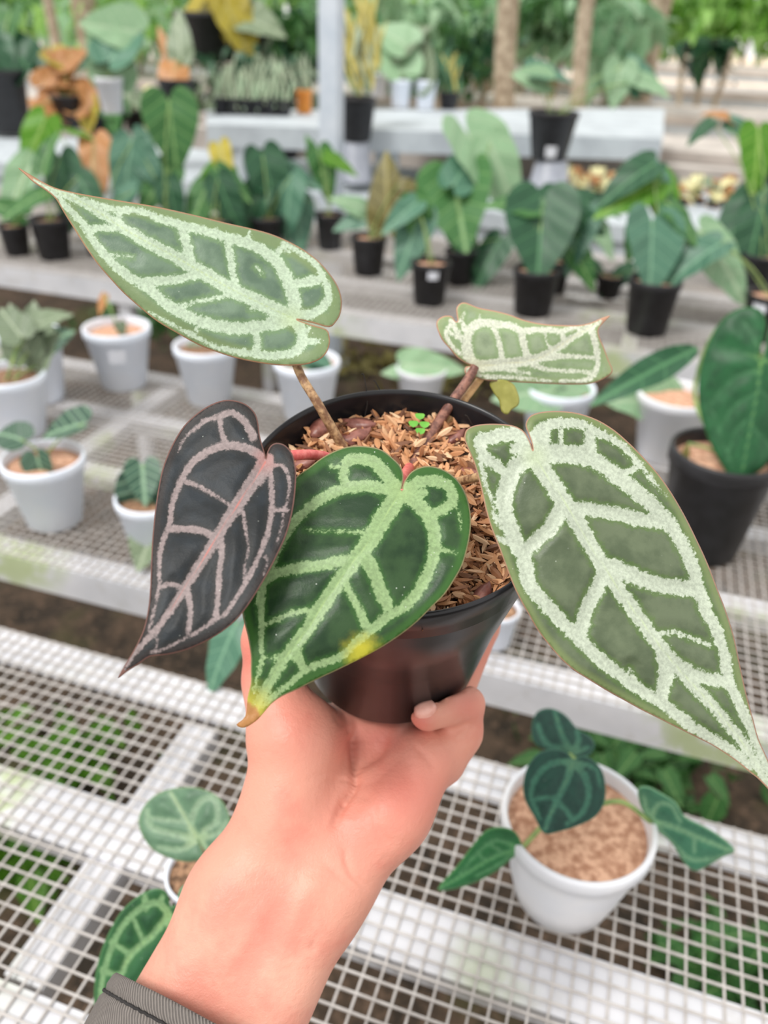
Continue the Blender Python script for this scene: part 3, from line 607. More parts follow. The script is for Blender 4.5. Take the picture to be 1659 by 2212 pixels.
# creases pressed into the palm and wrist, little tendon ridges
fn = np.cross(SV[SF[:, 1]]-SV[SF[:, 0]], SV[SF[:, 2]]-SV[SF[:, 0]]); vn = np.zeros_like(SV)
for k in range(4): np.add.at(vn, SF[:, k], fn)
vn /= np.linalg.norm(vn, axis=1)[:, None]+1e-12
if (vn*(SV-SV.mean(0))).sum() < 0: vn = -vn; SF = SF[:, ::-1]
pxv = np.c_[W/2-F*SV[:, 0]/SV[:, 2], H/2+F*SV[:, 1]/SV[:, 2]]
def crease(pts, w, dep, sm=1):
    global SV
    C = np.array(curve_pts(pts, 6)); d = np.full(len(SV), 1e9); tp = np.zeros(len(SV)); m = len(C)-1
    for i, (a, b) in enumerate(zip(C, C[1:])):
        dd, t = seg_dist(pxv, a, b); k = dd < d; d[k] = dd[k]; tp[k] = ((i+t)/m)[k]
    SV = SV - vn*(dep*np.clip(4*(1-tp)+.05, 0, 1)*np.clip(4*tp+.3, 0, 1)*np.exp(-(d/w)**2)*np.clip(vn[:, 2]*2, 0, 1))[:, None]
crease([(772,1562),(768,1610),(765,1675),(738,1742),(715,1800)], 8, .0032)
crease([(785,1562),(790,1650),(750,1770)], 40, .0040)
crease([(774,1566),(768,1610),(765,1675),(738,1742),(722,1785)], 3.5, .0012); crease([(985,1600),(1010,1585),(1030,1560)], 4, .0010)
crease([(741,1825),(757,1885),(808,1928)], 6, .0016); crease([(690,1850),(745,1905),(800,1950)], 5, .0006)
crease([(895,1610),(925,1640),(939,1662)], 7, .0012); crease([(722,1540),(742,1572)], 5, .0018); crease([(742,1540),(760,1585)], 5, .0018); crease([(768,1676),(740,1682),(700,1690)], 3.5, .0007)
crease([(800,1640),(850,1650),(900,1640)], 60, .0022); crease([(975,1590),(1000,1570),(1020,1560)], 7, .0012)
crease([(640,1690),(720,1670)], 4, .0005); crease([(690,2010),(672,2050),(688,2040)], 6, .0006); crease([(800,1720),(820,1800),(860,1830)], 10, .0008)
crease([(560,2160),(650,1960),(700,1880)], 26, -.0016); crease([(470,2120),(590,1930)], 18, -.0010)
red = np.zeros(len(SV))
for (cx, cy, r, a) in [(870,1700,110,.7),(780,1790,90,.5),(1010,1525,45,.6),(905,1560,36,.8),(640,1560,90,.35),(560,1990,60,.25),(760,1600,50,.6),(1010,1400,70,.7),(540,1420,60,.7),(840,1590,60,.7)]:
    red = np.maximum(red, a*np.exp(-(((pxv-np.array([cx, cy]))**2).sum(1)/r**2)))
pr = empty('person', (0, 0, 0), 'left hand and forearm in a grey cuff holding up the black pot', 'person')
pr.matrix_world = co.matrix_world.copy()
arm = meshobj('body', SV, SF, M['skin'], pr, True, red=red)
ss = arm.modifiers.new('s', 'SUBSURF'); ss.levels = 1; ss.render_levels = 1
# nail of the little finger
nv = []; c0 = PC(920, 1537, .4366); du = np.array([math.cos(math.radians(24)), math.sin(math.radians(24)), 0]); dv = np.array([-du[1], du[0], 0]); nn = 9
for i in range(nn):
    for j in range(nn):
        u = i/(nn-1)*2-1; v = j/(nn-1)*2-1; sq = math.sqrt(max(0, 1-.46*v*v)); sq2 = math.sqrt(max(0, 1-.46*u*u))
        nv.append(c0+du*u*.0062*sq+dv*v*.0050*sq2+np.array([0, 0, -.0034*v*v-.0026*u*u+.0006]))
nail = meshobj('fingernail', nv, [(i*nn+j, (i+1)*nn+j, (i+1)*nn+j+1, i*nn+j+1) for i in range(nn-1) for j in range(nn-1)], M['nail'], pr)
md = nail.modifiers.new('t', 'SOLIDIFY'); md.thickness = .0007; md.offset = 0
# sleeve cuff around the forearm
axd = PC(300, 2500, .412)-PC(448, 2207, .424); axd /= np.linalg.norm(axd); cc = PC(448, 2207, .424)
u_ = np.cross(axd, [0, 0, 1]); u_ /= np.linalg.norm(u_); w_ = np.cross(axd, u_); WS = 1 if w_[2] > 0 else -1
def cuff(prof, name, mat, wr=0):
    n = 120; vv = []; uvs = []
    for (r, s) in prof:
        for k in range(n):
            a = 2*math.pi*k/n; rr = r*(1+wr*math.sin(3*a+s*60)+wr*.5*math.sin(7*a))
            vv.append(cc+axd*(s-.021*math.sin(a)*WS)+rr*(math.cos(a)*u_*1.0+math.sin(a)*w_*.86)); uvs.append((k/n, s))
    ff = [(i*n+k, i*n+(k+1) % n, (i+1)*n+(k+1) % n, (i+1)*n+k) for i in range(len(prof)-1) for k in range(n)]
    o = meshobj(name, vv, ff, mat, pr); uvl = o.data.uv_layers.new(name='UVMap')
    for p in o.data.polygons:
        for li in p.loop_indices:
            vi = o.data.loops[li].vertex_index; a, b = uvs[vi]
            if vi % n == 0 and any(o.data.loops[q].vertex_index % n == n-1 for q in p.loop_indices): a = 1.
            uvl.data[li].uv = (a*2.2+b*5, b*2.2)
    return o
R0 = .0555
cuff([(R0-.006, .10), (R0-.006, .01), (R0-.0035, .0), (R0-.001, -.0006), (R0, .001), (R0+.0006, .006), (R0-.0006, .0095), (R0+.0008, .013), (R0+.001, .04), (R0+.003, .08), (R0+.004, .13)], 'sleeve', M['denim'], .01)
m = []; seam = MB()
pts = [cc+axd*(  .0095-.021*WS*math.sin(2*math.pi*k/160)+.0003*math.sin(k*9))+(R0+.0004)*(1+.01*math.sin(3*2*math.pi*k/160+.0095*60)+.005*math.sin(7*2*math.pi*k/160))*(math.cos(2*math.pi*k/160)*u_+math.sin(2*math.pi*k/160)*w_*.86) for k in range(161)]
seam.tube(pts, .0007, 6); so_ = meshobj('seam', seam.v, seam.f, M['seam'], pr); so_['label'] = 'dark stitched seam near the cuff edge'

# ------------------------------------------------------------------ background plants
HALF = dict(heart=[(0,-.02),(.10,-.19),(.27,-.20),(.41,-.03),(.43,.22),(.34,.50),(.18,.78),(.05,.95),(0,1)],
            narrow=[(0,-.02),(.08,-.14),(.19,-.13),(.27,.02),(.28,.25),(.23,.50),(.13,.78),(.04,.95),(0,1)],
            round=[(0,.0),(.10,-.28),(.32,-.32),(.54,-.10),(.56,.22),(.44,.54),(.22,.78),(.06,.92),(0,.97)],
            lance=[(0,0),(.05,.05),(.10,.2),(.13,.4),(.11,.62),(.07,.82),(.02,.96),(0,1)],
            blade=[(0,0),(.02,.05),(.03,.3),(.034,.5),(.03,.7),(.018,.88),(.006,.97),(0,1)])
_lc = {}
def leaf_geo(kind, var):
    h = np.array(curve_pts(HALF[kind], 3)); O = np.concatenate([h, (h*[-1, 1])[::-1][1:-1]]); n = len(O)
    c = np.array([0, .12 if kind in ('heart', 'narrow', 'round') else .4]); rings = 6; r = random.Random(var*31+len(kind))
    dr, fo, tw = r.uniform(.05, .35), r.uniform(-.12, .35), r.uniform(-.15, .15); V = [(*c,)]
    for k in range(1, rings+1):
        for p in O: V.append(tuple(c+(p-c)*(k/rings)))
    V = np.array(V); x, y = V[:, 0], V[:, 1]
    z = -dr*y*np.abs(y)+fo*np.abs(x)+tw*x*y+.015*np.sin(14*(y-.75*np.abs(x)))*np.minimum(1, np.abs(x)*8)
    F_ = [(0, 1+i, 1+(i+1) % n) for i in range(n)]
    for k in range(rings-1):
        b = 1+k*n; F_ += [(b+i, b+n+i, b+n+(i+1) % n, b+(i+1) % n) for i in range(n)]
    return np.c_[x, y, z], F_, np.c_[x, y, 0*x]
def leaf_mesh(kind, var, mat):
    k = (kind, var, mat)
    if k not in _lc:
        V, F_, lp = leaf_geo(kind, var); me = bpy.data.meshes.new('leaf'); me.from_pydata([tuple(v) for v in V], [], F_)
        me.polygons.foreach_set('use_smooth', [True]*len(me.polygons))
        me.attributes.new('lp', 'FLOAT_VECTOR', 'POINT').data.foreach_set('vector', lp.astype(np.float32).ravel())
        me.materials.append(M[mat]); _lc[k] = me
    return _lc[k]
def leaf_basis(ang, tilt, roll):
    a = math.radians(ang); Yd = math.cos(a)*RT-math.sin(a)*UP; Yd = Yd*math.cos(tilt)+FW*math.sin(tilt)
    Zd = -FW*.8+np.array([0, 0, .45]); Zd -= Yd*(Zd@Yd); Zd /= np.linalg.norm(Zd); Xd = np.cross(Yd, Zd)
    c, s = math.cos(roll), math.sin(roll); X2 = Xd*c+Zd*s; Z2 = -Xd*s+Zd*c
    return np.array([X2, Yd, Z2]).T
def place_leaf(root, x, y, L, ang, mat, kind, d, name='leaf'):
    Lm = L*d/F; B = leaf_basis(ang, random.uniform(-.35, .25), random.uniform(-.35, .35))
    org = P(x, y, d)-B[:, 1]*Lm*.4; o = bpy.data.objects.new(name, leaf_mesh(kind, random.randrange(5), mat)); COL.objects.link(o); o.parent = root
    R = B*Lm; t = org-np.array(root.location); o.matrix_local = Matrix([list(R[i])+[float(t[i])] for i in range(3)]+[[0, 0, 0, 1]])
    return org
def potted(label, x, y, w, hr, pot, soil, leaves, z=ZB, group=None, cat='potted plant', name='potted_plant', at=None, taper=.72, inner=None, stems='p_green', tag_xy=None, ribs=False, spread=.0, tall=None, kind='heart', rimw=1.05):
    if at is None:
        near = PZ(x, y, z); d0 = depth(near); R = w/2*d0/F; dirn = np.array([near[0]-CAM[0], near[1]-CAM[1], 0]); dirn /= np.linalg.norm(dirn); c = near+dirn*R*taper
    else: c = np.array(at, float); R = w/2*depth(c)/F
    c[2] = z+(.003 if z >= ZB-.001 else 0); Hh = hr*2*R; root = empty(name, c, label, cat, group)
    m = MB(); rb = R*taper; R1 = R/rimw
    prof = [(0, 0), (rb*.92, 0), (rb, Hh*.03)]
    if ribs: prof += [(rb+(R1-rb)*t, Hh*.86*t) for t in (.3, .6)] + [(rb+(R1-rb)*.62+R*.01, Hh*.54)] if False else [(rb+(R1-rb)*t+R*.012*(i % 2), Hh*t) for i, t in enumerate((.2, .3, .4, .5, .6, .7, .8))]
    prof += [(R1, Hh*.86), (R, Hh*.87), (R, Hh*.985), (R*.985, Hh), (R*.93, Hh), (R*.92, Hh*.97), (R*.90, Hh*.84)]
    m.lathe(prof, 48, None, c); m.build('pot', M[pot], root)
    m = MB(); m.lathe([(R*.905, Hh*.87), (R*.7, Hh*.885), (R*.3, Hh*.9), (0, Hh*.9)], 32, None, c); m.build('soil', M[soil], root)
    if tag_xy:
        ang = math.atan2(CAM[1]-c[1], CAM[0]-c[0])+tag_xy[0]; m = MB(); q = []
        for i in range(6):
            for zz in (tag_xy[1]-.12, tag_xy[1]+.12):
                a = ang+(i-2.5)*.11; rr = rb+(R1-rb)*zz/.86+R*.02; q.append((c[0]+rr*math.cos(a), c[1]+rr*math.sin(a), c[2]+Hh*zz))
        m.add(q, [(2*i, 2*i+2, 2*i+3, 2*i+1) for i in range(5)]); m.build('label', M['label'], root)
    top = c+np.array([0, 0, Hh*.88]); dd = depth(top)
    for i, lf in enumerate(leaves):
        lx, ly, L, ang, mt = lf[:5]; kd = lf[5] if len(lf) > 5 else kind
        d = dd+(lf[6] if len(lf) > 6 else random.uniform(-.5, .35)*R)
        org = place_leaf(root, lx, ly, L, ang, mt, kd, d); s0 = top+np.array([random.uniform(-.25, .25)*R, random.uniform(-.25, .25)*R, 0])
        if kd in ('blade',): continue
        mid = (s0+org)/2+np.array([0, 0, .25*np.linalg.norm(org-s0)*.4]); m = MB(); m.tube(curve_pts([s0, mid, org], 5), max(.0011, R*.028), 6); m.build('petiole', M[stems], root)
    return root
W1, B3, FAR = 'white pots on the middle bench', 'black pots along the third bench', 'distant potted plants on the far staging'
# middle bench, white pots
potted('white pot at left holding one small round silver-veined leaf above brown soil', 127, 1156, 172, .92, 'white', 'soilp', [(88,1015,62,80,'g_silver','round',-.02),(140,925,105,170,'g_silver','heart'),(20,940,70,200,'g_silver','round')], group=W1, taper=.68)
potted('cut-off white pot at the left edge with a pale feathery plant above it', 52, 960, 150, .95, 'white', 'soil', [(40,720,110,250,'g_grey'),(95,760,90,300,'g_grey'),(25,700,90,230,'g_grey'),(110,690,80,340,'g_grey'),(70,690,70,270,'g_grey')], group=W1, taper=.7)
potted('tall white pot behind the cut-off one at the left edge', 95, 880, 130, 1.15, 'white', 'soil', [(60,720,90,200,'g_grey'),(110,735,90,330,'g_silver'),(35,760,70,160,'g_grey')], group=W1, taper=.75)
potted('white pot with an empty-looking soil surface, second from left in the back row', 272, 852, 140, .95, 'white', 'soilp', [(218,655,46,120,'g_orange','narrow'),(262,710,30,80,'p_none' if False else 'g_grey')], group=W1, taper=.68, tag_xy=(-.1,.66))
potted('white pot of plain brown soil half under the tip of the upper left leaf', 455, 885, 135, .95, 'white', 'soil', [(430,740,60,180,'g_grey','lance')], group=W1, taper=.68)
potted('white pot between the held pot and the upper left leaf stalk', 665, 925, 142, .95, 'white', 'soilp', [(650,790,90,170,'g_teal'),(690,775,60,20,'g_teal')], group=W1, taper=.7)
potted('white pot mostly hidden behind the dark held leaf', 345, 1222, 150, .95, 'white', 'soil', [(300,1090,130,110,'g_silver'),(330,1150,150,115,'g_grey'),(310,1040,90,80,'g_silver')], group=W1, taper=.7)
potted('white pot under the back held leaf, with spreading pale leaves', 1185, 985, 152, .92, 'white', 'soil', [(1140,850,130,175,'g_pale'),(1220,850,120,10,'g_pale'),(1170,870,100,100,'g_teal'),(1250,845,100,20,'g_pale')], group=W1, taper=.7)
potted('white pot with silvery leaf lying across its rim, left of the big black pot', 1425, 1010, 165, .9, 'whiter', 'soilp', [(1400,865,150,185,'g_pale'),(1460,925,60,30,'g_mid')], group=W1, taper=.7)
potted('white pot showing only between the held pot rim and the large right leaf', 1062, 1412, 96, 1.0, 'white', 'soil', [(1075,1325,60,260,'g_teal')], group=W1, taper=.75)
potted('small white pot with a spotted pale leaf behind the held pot', 905, 893, 110, .8, 'whiter', 'soil', [(925,790,130,5,'g_pale','narrow'),(880,800,90,180,'g_pale','narrow')], group=W1, taper=.7)
# black pot with the very large veined leaf at right
bp = potted('big black pot at the right edge under one huge dark green leaf', 1495, 1228, 222, 1.12, 'blackm', 'soilp', [(1480,985,70,100,'g_brown','lance')], cat='potted plant', taper=.70)
mBG = lambda nm, c1, c2, silv, marg, halo, core, edge, fe=4: mat_leaf_hero(nm, c1, c2, silv, marg, halo, core, edge, fe, fine=300, rough=.45)
m_big = mBG('big dark leaf', sr(26,78,44), sr(34,92,52), sr(70,128,84), sr(30,84,48), sr(34,88,50), sr(150,196,100), sr(60,110,60))
dB = depth(bp.location)
hero_leaf([(1640,768),(1655,700),(1640,668),(1600,665),(1560,690),(1530,740),(1512,800),(1508,860),(1520,920),(1545,980),(1575,1030),(1596,1068),(1612,1040),(1650,1010),(1690,960),(1720,900),(1740,830),(1745,760),(1725,700),(1690,680),(1665,700),(1650,768)],
          [([(1645,775),(1635,850),(1618,940),(1598,1050)],5,2.5),([(1645,775),(1600,760),(1560,750)],4,2),([(1645,775),(1625,720),(1605,695)],3,2),([(1640,800),(1590,815),(1535,870)],4,2),([(1632,850),(1585,880),(1550,940)],3.5,2),([(1625,900),(1590,930),(1570,990)],3,2),([(1645,775),(1700,800),(1735,850)],4,2),([(1637,840),(1690,880),(1710,910)],3,2),([(1622,920),(1660,960),(1670,985)],3,2),([(1535,870),(1560,950),(1590,1020)],2,2)],
          (1645,775),(1598,1068), lambda x,y,t,s: dB-.16+.0002*np.abs(s)+.03*t, m_big, bp, step=9, fold=-.01, quilt=.004, thick=.001, outerlim=3)
m = MB(); m.tube(curve_pts([P(1648,772,dB-.155), P(1560,700,dB-.06), P(1500,850,dB), np.array(bp.location)+np.array([0,0,.17])], 6), .0035, 8); m.build('petiole', M['p_green'], bp)
place_leaf(bp, 1425, 790, 270, 155, 'g_dark', 'lance', dB-.03)
# lower right white pot, four velvet leaves
lr = potted('large cream-white pot at lower right holding a dark round velvet leaf', 1188, 2018, 322, .80, 'whiter', 'soilp', [], cat='potted plant', taper=.66, rimw=1.02, ribs=True)
dR = depth(np.array(lr.location)+np.array([0,0,.12]))
m_vd = mBG('velvet leaf', sr(18,58,50), sr(26,70,58), sr(64,122,100), sr(24,66,54), sr(22,64,54), sr(110,150,110), sr(60,110,90))
m_vl = mBG('pale velvet leaf', sr(54,110,84), sr(66,124,96), sr(126,180,140), sr(90,150,110), sr(70,130,98), sr(150,196,140), sr(120,170,130))
m_vg = mBG('green velvet leaf', sr(36,100,56), sr(44,112,64), sr(96,160,108), sr(50,120,66), sr(46,114,66), sr(110,180,100), sr(80,140,80))
hero_leaf([(1238,1640),(1225,1625),(1200,1618),(1165,1625),(1140,1655),(1130,1695),(1135,1730),(1155,1765),(1175,1800),(1205,1797),(1245,1785),(1285,1765),(1305,1735),(1308,1700),(1302,1668),(1285,1645),(1262,1632),(1245,1638)],
          [([(1238,1645),(1222,1690),(1200,1735),(1175,1795)],9,5),([(1238,1645),(1190,1650),(1158,1680),(1148,1720),(1165,1770)],7,5),([(1238,1645),(1265,1680),(1272,1720),(1258,1755),(1225,1780)],8,5),([(1205,1730),(1235,1765)],6,5),([(1205,1722),(1160,1725)],5,5),([(1238,1645),(1285,1660),(1297,1700)],5,4)],
          (1238,1645),(1175,1798), lambda x,y,t,s: dR-.035-.02*t+.0001*np.abs(s), m_vd, lr, step=7, fold=.004, quilt=.004, thick=.0008, outerlim=3)
hero_leaf([(1225,1625),(1190,1622),(1155,1605),(1148,1570),(1160,1538),(1190,1530),(1222,1545),(1248,1575),(1275,1590),(1285,1612),(1270,1632),(1240,1635)],
          [([(1235,1628),(1215,1590),(1198,1535)],8,5),([(1235,1628),(1180,1605),(1162,1565)],7,5),([(1235,1628),(1250,1600),(1245,1575)],7,5),([(1235,1628),(1270,1615)],6,5)],
          (1235,1628),(1195,1532), lambda x,y,t,s: dR+.02+.03*t+.0002*np.abs(s), m_vd, lr, step=7, fold=.006, quilt=.004, thick=.0008, outerlim=3)
hero_leaf([(1128,1835),(1115,1800),(1085,1788),(1050,1795),(1015,1835),(985,1875),(945,1922),(985,1920),(1030,1905),(1075,1880),(1105,1855)],
          [([(1125,1835),(1070,1850),(1010,1885),(950,1918)],5,4),([(1125,1835),(1070,1815),(1025,1850),(995,1885)],5,3),([(1090,1845),(1060,1825)],4,4),([(1125,1835),(1080,1865),(1030,1892)],4,3),([(1050,1862),(1035,1845)],4,4)],
          (1125,1835),(948,1920), lambda x,y,t,s: dR-.02+.02*t-.0002*s, m_vg, lr, step=7, fold=.006, quilt=.004, thick=.0008, outerlim=3)
hero_leaf([(1405,1775),(1385,1745),(1378,1705),(1400,1700),(1430,1715),(1460,1735),(1480,1765),(1520,1785),(1560,1810),(1587,1838),(1560,1852),(1530,1870),(1500,1882),(1475,1860),(1450,1820),(1420,1795)],
          [([(1405,1775),(1450,1785),(1510,1810),(1580,1838)],7,5),([(1405,1775),(1420,1740),(1450,1740),(1470,1775)],6,4),([(1405,1775),(1450,1820),(1490,1855),(1540,1855),(1580,1842)],7,4),([(1500,1805),(1500,1840)],4,4),([(1400,1765),(1390,1720)],6,4)],
          (1405,1775),(1587,1838), lambda x,y,t,s: dR+.0+.0003*s, m_vl, lr, step=7, fold=.008, quilt=.005, thick=.0008, outerlim=3)
for a, b in (((1238,1650),dR-.03), ((1230,1630),dR+.02), ((1125,1835),dR-.02), ((1405,1775),dR)):
    m = MB(); s0 = np.array(lr.location)+np.array([0, 0, .118]); e = P(*a, b); m.tube(curve_pts([s0, (s0+e)/2+np.array([0, 0, .02]), e], 6), .0022, 7); m.build('petiole', M['p_green'], lr)
# lower left plants behind the arm
ll = potted('white pot behind the wrist with one broad round pale-veined leaf', 455, 2005, 160, .7, 'white', 'soil', [], cat='potted plant', taper=.75)
dL = depth(np.array(ll.location)+np.array([0, 0, .1]))
m_v2 = mBG('soft green velvet leaf', sr(84,118,92), sr(94,128,100), sr(144,176,142), sr(120,150,118), sr(96,132,102), sr(176,196,136), sr(130,160,120))
hero_leaf([(425,1812),(440,1850),(410,1862),(370,1855),(330,1835),(305,1800),(300,1765),(320,1730),(355,1708),(400,1700),(440,1705),(475,1725),(495,1760),(497,1795),(485,1830),(460,1850),(440,1835)],
          [([(425,1812),(400,1765),(368,1712)],9,6),([(425,1812),(370,1800),(325,1785),(318,1750)],9,6),([(410,1780),(430,1735),(462,1725),(470,1770),(440,1795)],8,6),([(425,1812),(470,1800),(488,1775)],8,5),([(400,1775),(330,1768)],5,5),([(425,1812),(390,1835),(340,1830)],9,5),([(435,1815),(450,1840)],6,5)],
          (425,1812),(355,1700), lambda x,y,t,s: dL-.03+.02*t, m_v2, ll, step=7, fold=.0, quilt=.004, thick=.0008, outerlim=3)
m = MB(); m.tube(curve_pts([np.array(ll.location)+np.array([0,0,.09]), P(430,1830,dL-.01), P(425,1812,dL-.029)], 6), .002, 7); m.build('petiole', M['p_green'], ll)
l2 = potted('white pot under the forearm with a long green-and-pale veined leaf at left', 520, 2215, 190, .7, 'white', 'soil', [], cat='potted plant', taper=.75)
dL2 = depth(np.array(l2.location)+np.array([0, 0, .1]))-.01
m_v3 = mBG('bright veined leaf', sr(38,84,52), sr(48,98,60), sr(140,184,130), sr(60,112,66), sr(60,112,62), sr(170,204,130), sr(80,130,80))
hero_leaf([(368,1960),(360,1930),(335,1920),(300,1935),(265,1965),(240,2005),(220,2050),(207,2100),(203,2160),(210,2230),(250,2200),(300,2160),(340,2110),(375,2060),(395,2010),(390,1975),(375,1955)],
          [([(365,1975),(330,2020),(285,2060),(260,2110),(235,2190)],8,6),([(365,1975),(340,1950),(300,1965),(265,2000),(240,2050),(222,2110),(215,2170)],8,5),([(280,2060),(240,2035)],6,6),([(262,2110),(220,2095)],6,6),([(310,2035),(290,1990)],5,5),([(315,1965),(312,1935)],6,6),([(365,1975),(365,2020),(330,2090),(270,2160)],7,5),([(345,1950),(352,1935)],6,5)],
          (365,1975),(212,2228), lambda x,y,t,s: dL2-.02+.01*t, m_v3, l2, step=7, fold=.003, quilt=.004, thick=.0008, outerlim=3)
hero_leaf([(385,1935),(395,1915),(420,1905),(450,1915),(470,1950),(450,1990),(410,1990),(390,1965)], [([(395,1935),(455,1960)],6,4)], (395,1935),(470,1950), lambda x,y,t,s: dL2-.015+.01*t, m_vl, l2, step=7, thick=.0008, outerlim=3)
m = MB(); m.tube(curve_pts([np.array(l2.location)+np.array([0,0,.1]), P(385,1985,dL2), P(365,1975,dL2-.019)], 6), .002, 7); m.build('petiole', M['p_green'], l2)
# slender plant between the leaf tips at left
potted('low plant with a blue-green strap leaf in the gap left of the thumb', 560, 1500, 120, .8, 'white', 'soil', [(480,1410,170,115,'g_teal','narrow',-.02)], cat='potted plant', z=ZB, at=PZ(600, 1440, ZB))

# third bench, black pots (front to back)
G3 = dict(group=B3, taper=.76, kind='narrow')
T = lambda *a: list(a)
potted('black pot with white tag below long teal leaves, left of the back held leaf', 925, 668, 86, 1.08, 'blackm', 'soilp', [(888,515,150,110,'g_teal'),(905,480,120,75,'g_mid'),(870,460,100,140,'g_teal')], tag_xy=(.15,.80), **G3)
potted('black pot under dark drooping leaf, centre right of the third bench', 1146, 692, 102, .98, 'blackm', 'soilp', [(1168,505,185,95,'g_dark','heart',-.03),(1235,455,150,30,'g_dark'),(1250,500,150,110,'g_teal'),(1110,440,120,200,'g_mid'),(1255,565,110,60,'g_mid'),(1195,420,100,330,'g_dark')], **G3)
potted('black pot whose plant has bright yellow-green arching leaves over a grey-teal one', 1390, 733, 112, 1.05, 'blackm', 'soilp', [(1408,545,165,92,'g_teal','heart',-.03),(1365,420,150,155,'g_bright','narrow'),(1435,430,150,80,'g_bright','narrow'),(1360,385,140,150,'g_dark'),(1475,470,120,50,'g_mid'),(1368,520,80,95,'g_mid','narrow'),(1410,370,120,260,'g_teal')], **G3)
potted('black pot of an erect olive-brown leaf, left of centre', 795, 602, 78, 1.05, 'blackm', 'soilp', [(836,425,165,268,'g_brown','narrow'),(775,470,100,160,'g_teal'),(765,440,90,200,'g_pale'),(885,400,60,10,'g_brown')], **G3)
potted('black pot under bright midgreen leaves beside the post', 712, 545, 62, 1.2, 'blackm', 'soilp', [(700,370,110,75,'g_mid'),(735,350,80,20,'g_bright'),(645,470,130,85,'g_teal'),(680,330,70,250,'g_mid')], **G3)
potted('black pot hidden behind the olive-leaf pot with broad green leaf', 990, 622, 70, 1.05, 'blackm', 'soil', [(990,440,190,85,'g_mid','heart',-.02),(1055,560,130,120,'g_dark'),(1010,530,120,60,'g_dark'),(1000,480,120,100,'g_mid'),(1045,350,160,60,'g_pale','round'),(1010,350,150,300,'g_teal'),(1085,375,170,65,'g_pale')], **G3)
potted('second-row black pot right of the drooping dark leaf', 1190, 640, 70, 1.0, 'blackm', 'soil', [(1290,440,110,10,'g_dark'),(1300,500,110,60,'g_pale')], **G3)
potted('small black pot at far left of the third bench', 42, 558, 64, 1.0, 'blackm', 'soilp', [(40,395,140,120,'g_pale'),(75,310,140,115,'g_bright'),(15,450,90,200,'g_mid')], **G3)
potted('wider black pot beside the small one at far left, with dark leaves', 122, 568, 84, 1.02, 'blackm', 'soilp', [(140,400,150,80,'g_dark'),(60,430,120,150,'g_mid'),(190,420,120,60,'g_dark'),(100,330,100,280,'g_mid')], **G3)
potted('black pot behind the upper left leaf with a copper brown leaf', 225, 560, 78, 1.0, 'blackm', 'soilp', [(208,345,130,80,'g_orange'),(275,370,150,100,'g_teal'),(250,440,120,150,'g_teal'),(160,285,90,5,'g_bright','lance')], **G3)
potted('black pot with one tall pale-green veined leaf standing above it', 372, 560, 76, 1.0, 'blackm', 'soilp', [(372,280,140,84,'g_mid','heart',-.03),(340,400,130,120,'g_mid'),(310,340,130,60,'g_teal'),(372,440,110,80,'g_dark')], **G3)
potted('black pot with lime and yellow leaves behind the upper left leaf', 470, 560, 76, 1.0, 'blackm', 'soilp', [(455,400,120,130,'g_bright'),(482,345,90,75,'g_yellow'),(490,440,130,70,'g_dark'),(430,440,120,110,'g_mid'),(500,390,100,40,'g_mid')], **G3)
potted('black pot with deep green upright leaves left of the post', 580, 550, 72, 1.0, 'blackm', 'soilp', [(585,400,160,75,'g_dark'),(620,440,140,100,'g_teal'),(545,450,130,110,'g_dark'),(630,380,110,20,'g_teal'),(560,370,110,250,'g_dark')], **G3)
potted('lower black pot at the right edge below the broad leaves', 1640, 745, 110, .9, 'blackm', 'soilp', [(1560,560,190,55,'g_pale'),(1500,560,150,150,'g_teal')], tag_xy=(-.4,.8), **G3)
potted('upper black pot at the right edge, behind the lower one', 1625, 655, 96, 1.0, 'blackm', 'soilp', [(1600,470,200,130,'g_dark'),(1630,520,170,100,'g_dark'),(1640,330,150,95,'g_bright'),(1605,275,90,20,'g_teal'),(1560,250,70,200,'g_orange'),(1515,280,70,140,'g_dark')], **G3)
potted('small black pot peeping out at the right edge, high up', 1668, 455, 90, 1.0, 'blackm', 'soil', [(1650,400,80,60,'g_mid')], **G3)
potted('low dark plant behind the bright arching leaves', 1310, 650, 60, .8, 'blackm', 'soil', [(1290,590,90,40,'g_dark'),(1340,600,90,150,'g_dark')], **G3)

# far staging: concrete beds, painted table, post, trunks
def slab(name, label, cat, pts, z0, z1, mat, group=None):
    c = np.mean([list(p[:2]) for p in pts], 0); e = empty(name, (c[0], c[1], 0), label, cat, group) if label else None
    m = MB(); n = len(pts); m.v = [(p[0], p[1], z1) for p in pts]+[(p[0], p[1], z0) for p in pts]
    m.f = [tuple(range(n)), tuple(range(2*n-1, n-1, -1))]+[(i, n+i, n+(i+1) % n, (i+1) % n) for i in range(n)]
    return m, e
def longbed(Y0, Y1, z, label, x0=-14, x1=12, mat='conc'):
    m, e = slab('growing_bed', label, 'bed', [(x0, Y0), (x1, Y0), (x1, Y1), (x0, Y1)], z-.07, z, mat, 'long pale growing beds far behind')
    m.build('slab', M[mat], e, False); k = MB(); k.box((x0, Y0+.02, z-.16), (x1, Y0+.06, z-.07)); k.build('beam', M['board'], e, False)
    for x in np.arange(x0+.3, x1, 2.2):
        for yy in (Y0+.1, Y1-.1): k = MB(); k.box((x, yy-.05, 0), (x+.1, yy+.05, z-.07)); k.build('support', M['conc'], e, False)
longbed(3.75, 4.75, ZB-.02, 'nearest long pale growing bed, right behind the black pots', mat='board')
longbed(6.1, 7.0, ZB+.02, 'second long pale growing bed beyond the cream cactus row')
longbed(8.3, 9.4, ZB+.05, 'third long pale growing bed counted from the black pots')
longbed(11, 12.4, ZB+.1, 'fourth long pale growing bed below the hedge')
longbed(14.5, 16.5, ZB+.2, 'farthest long pale growing bed against the hedge foot')
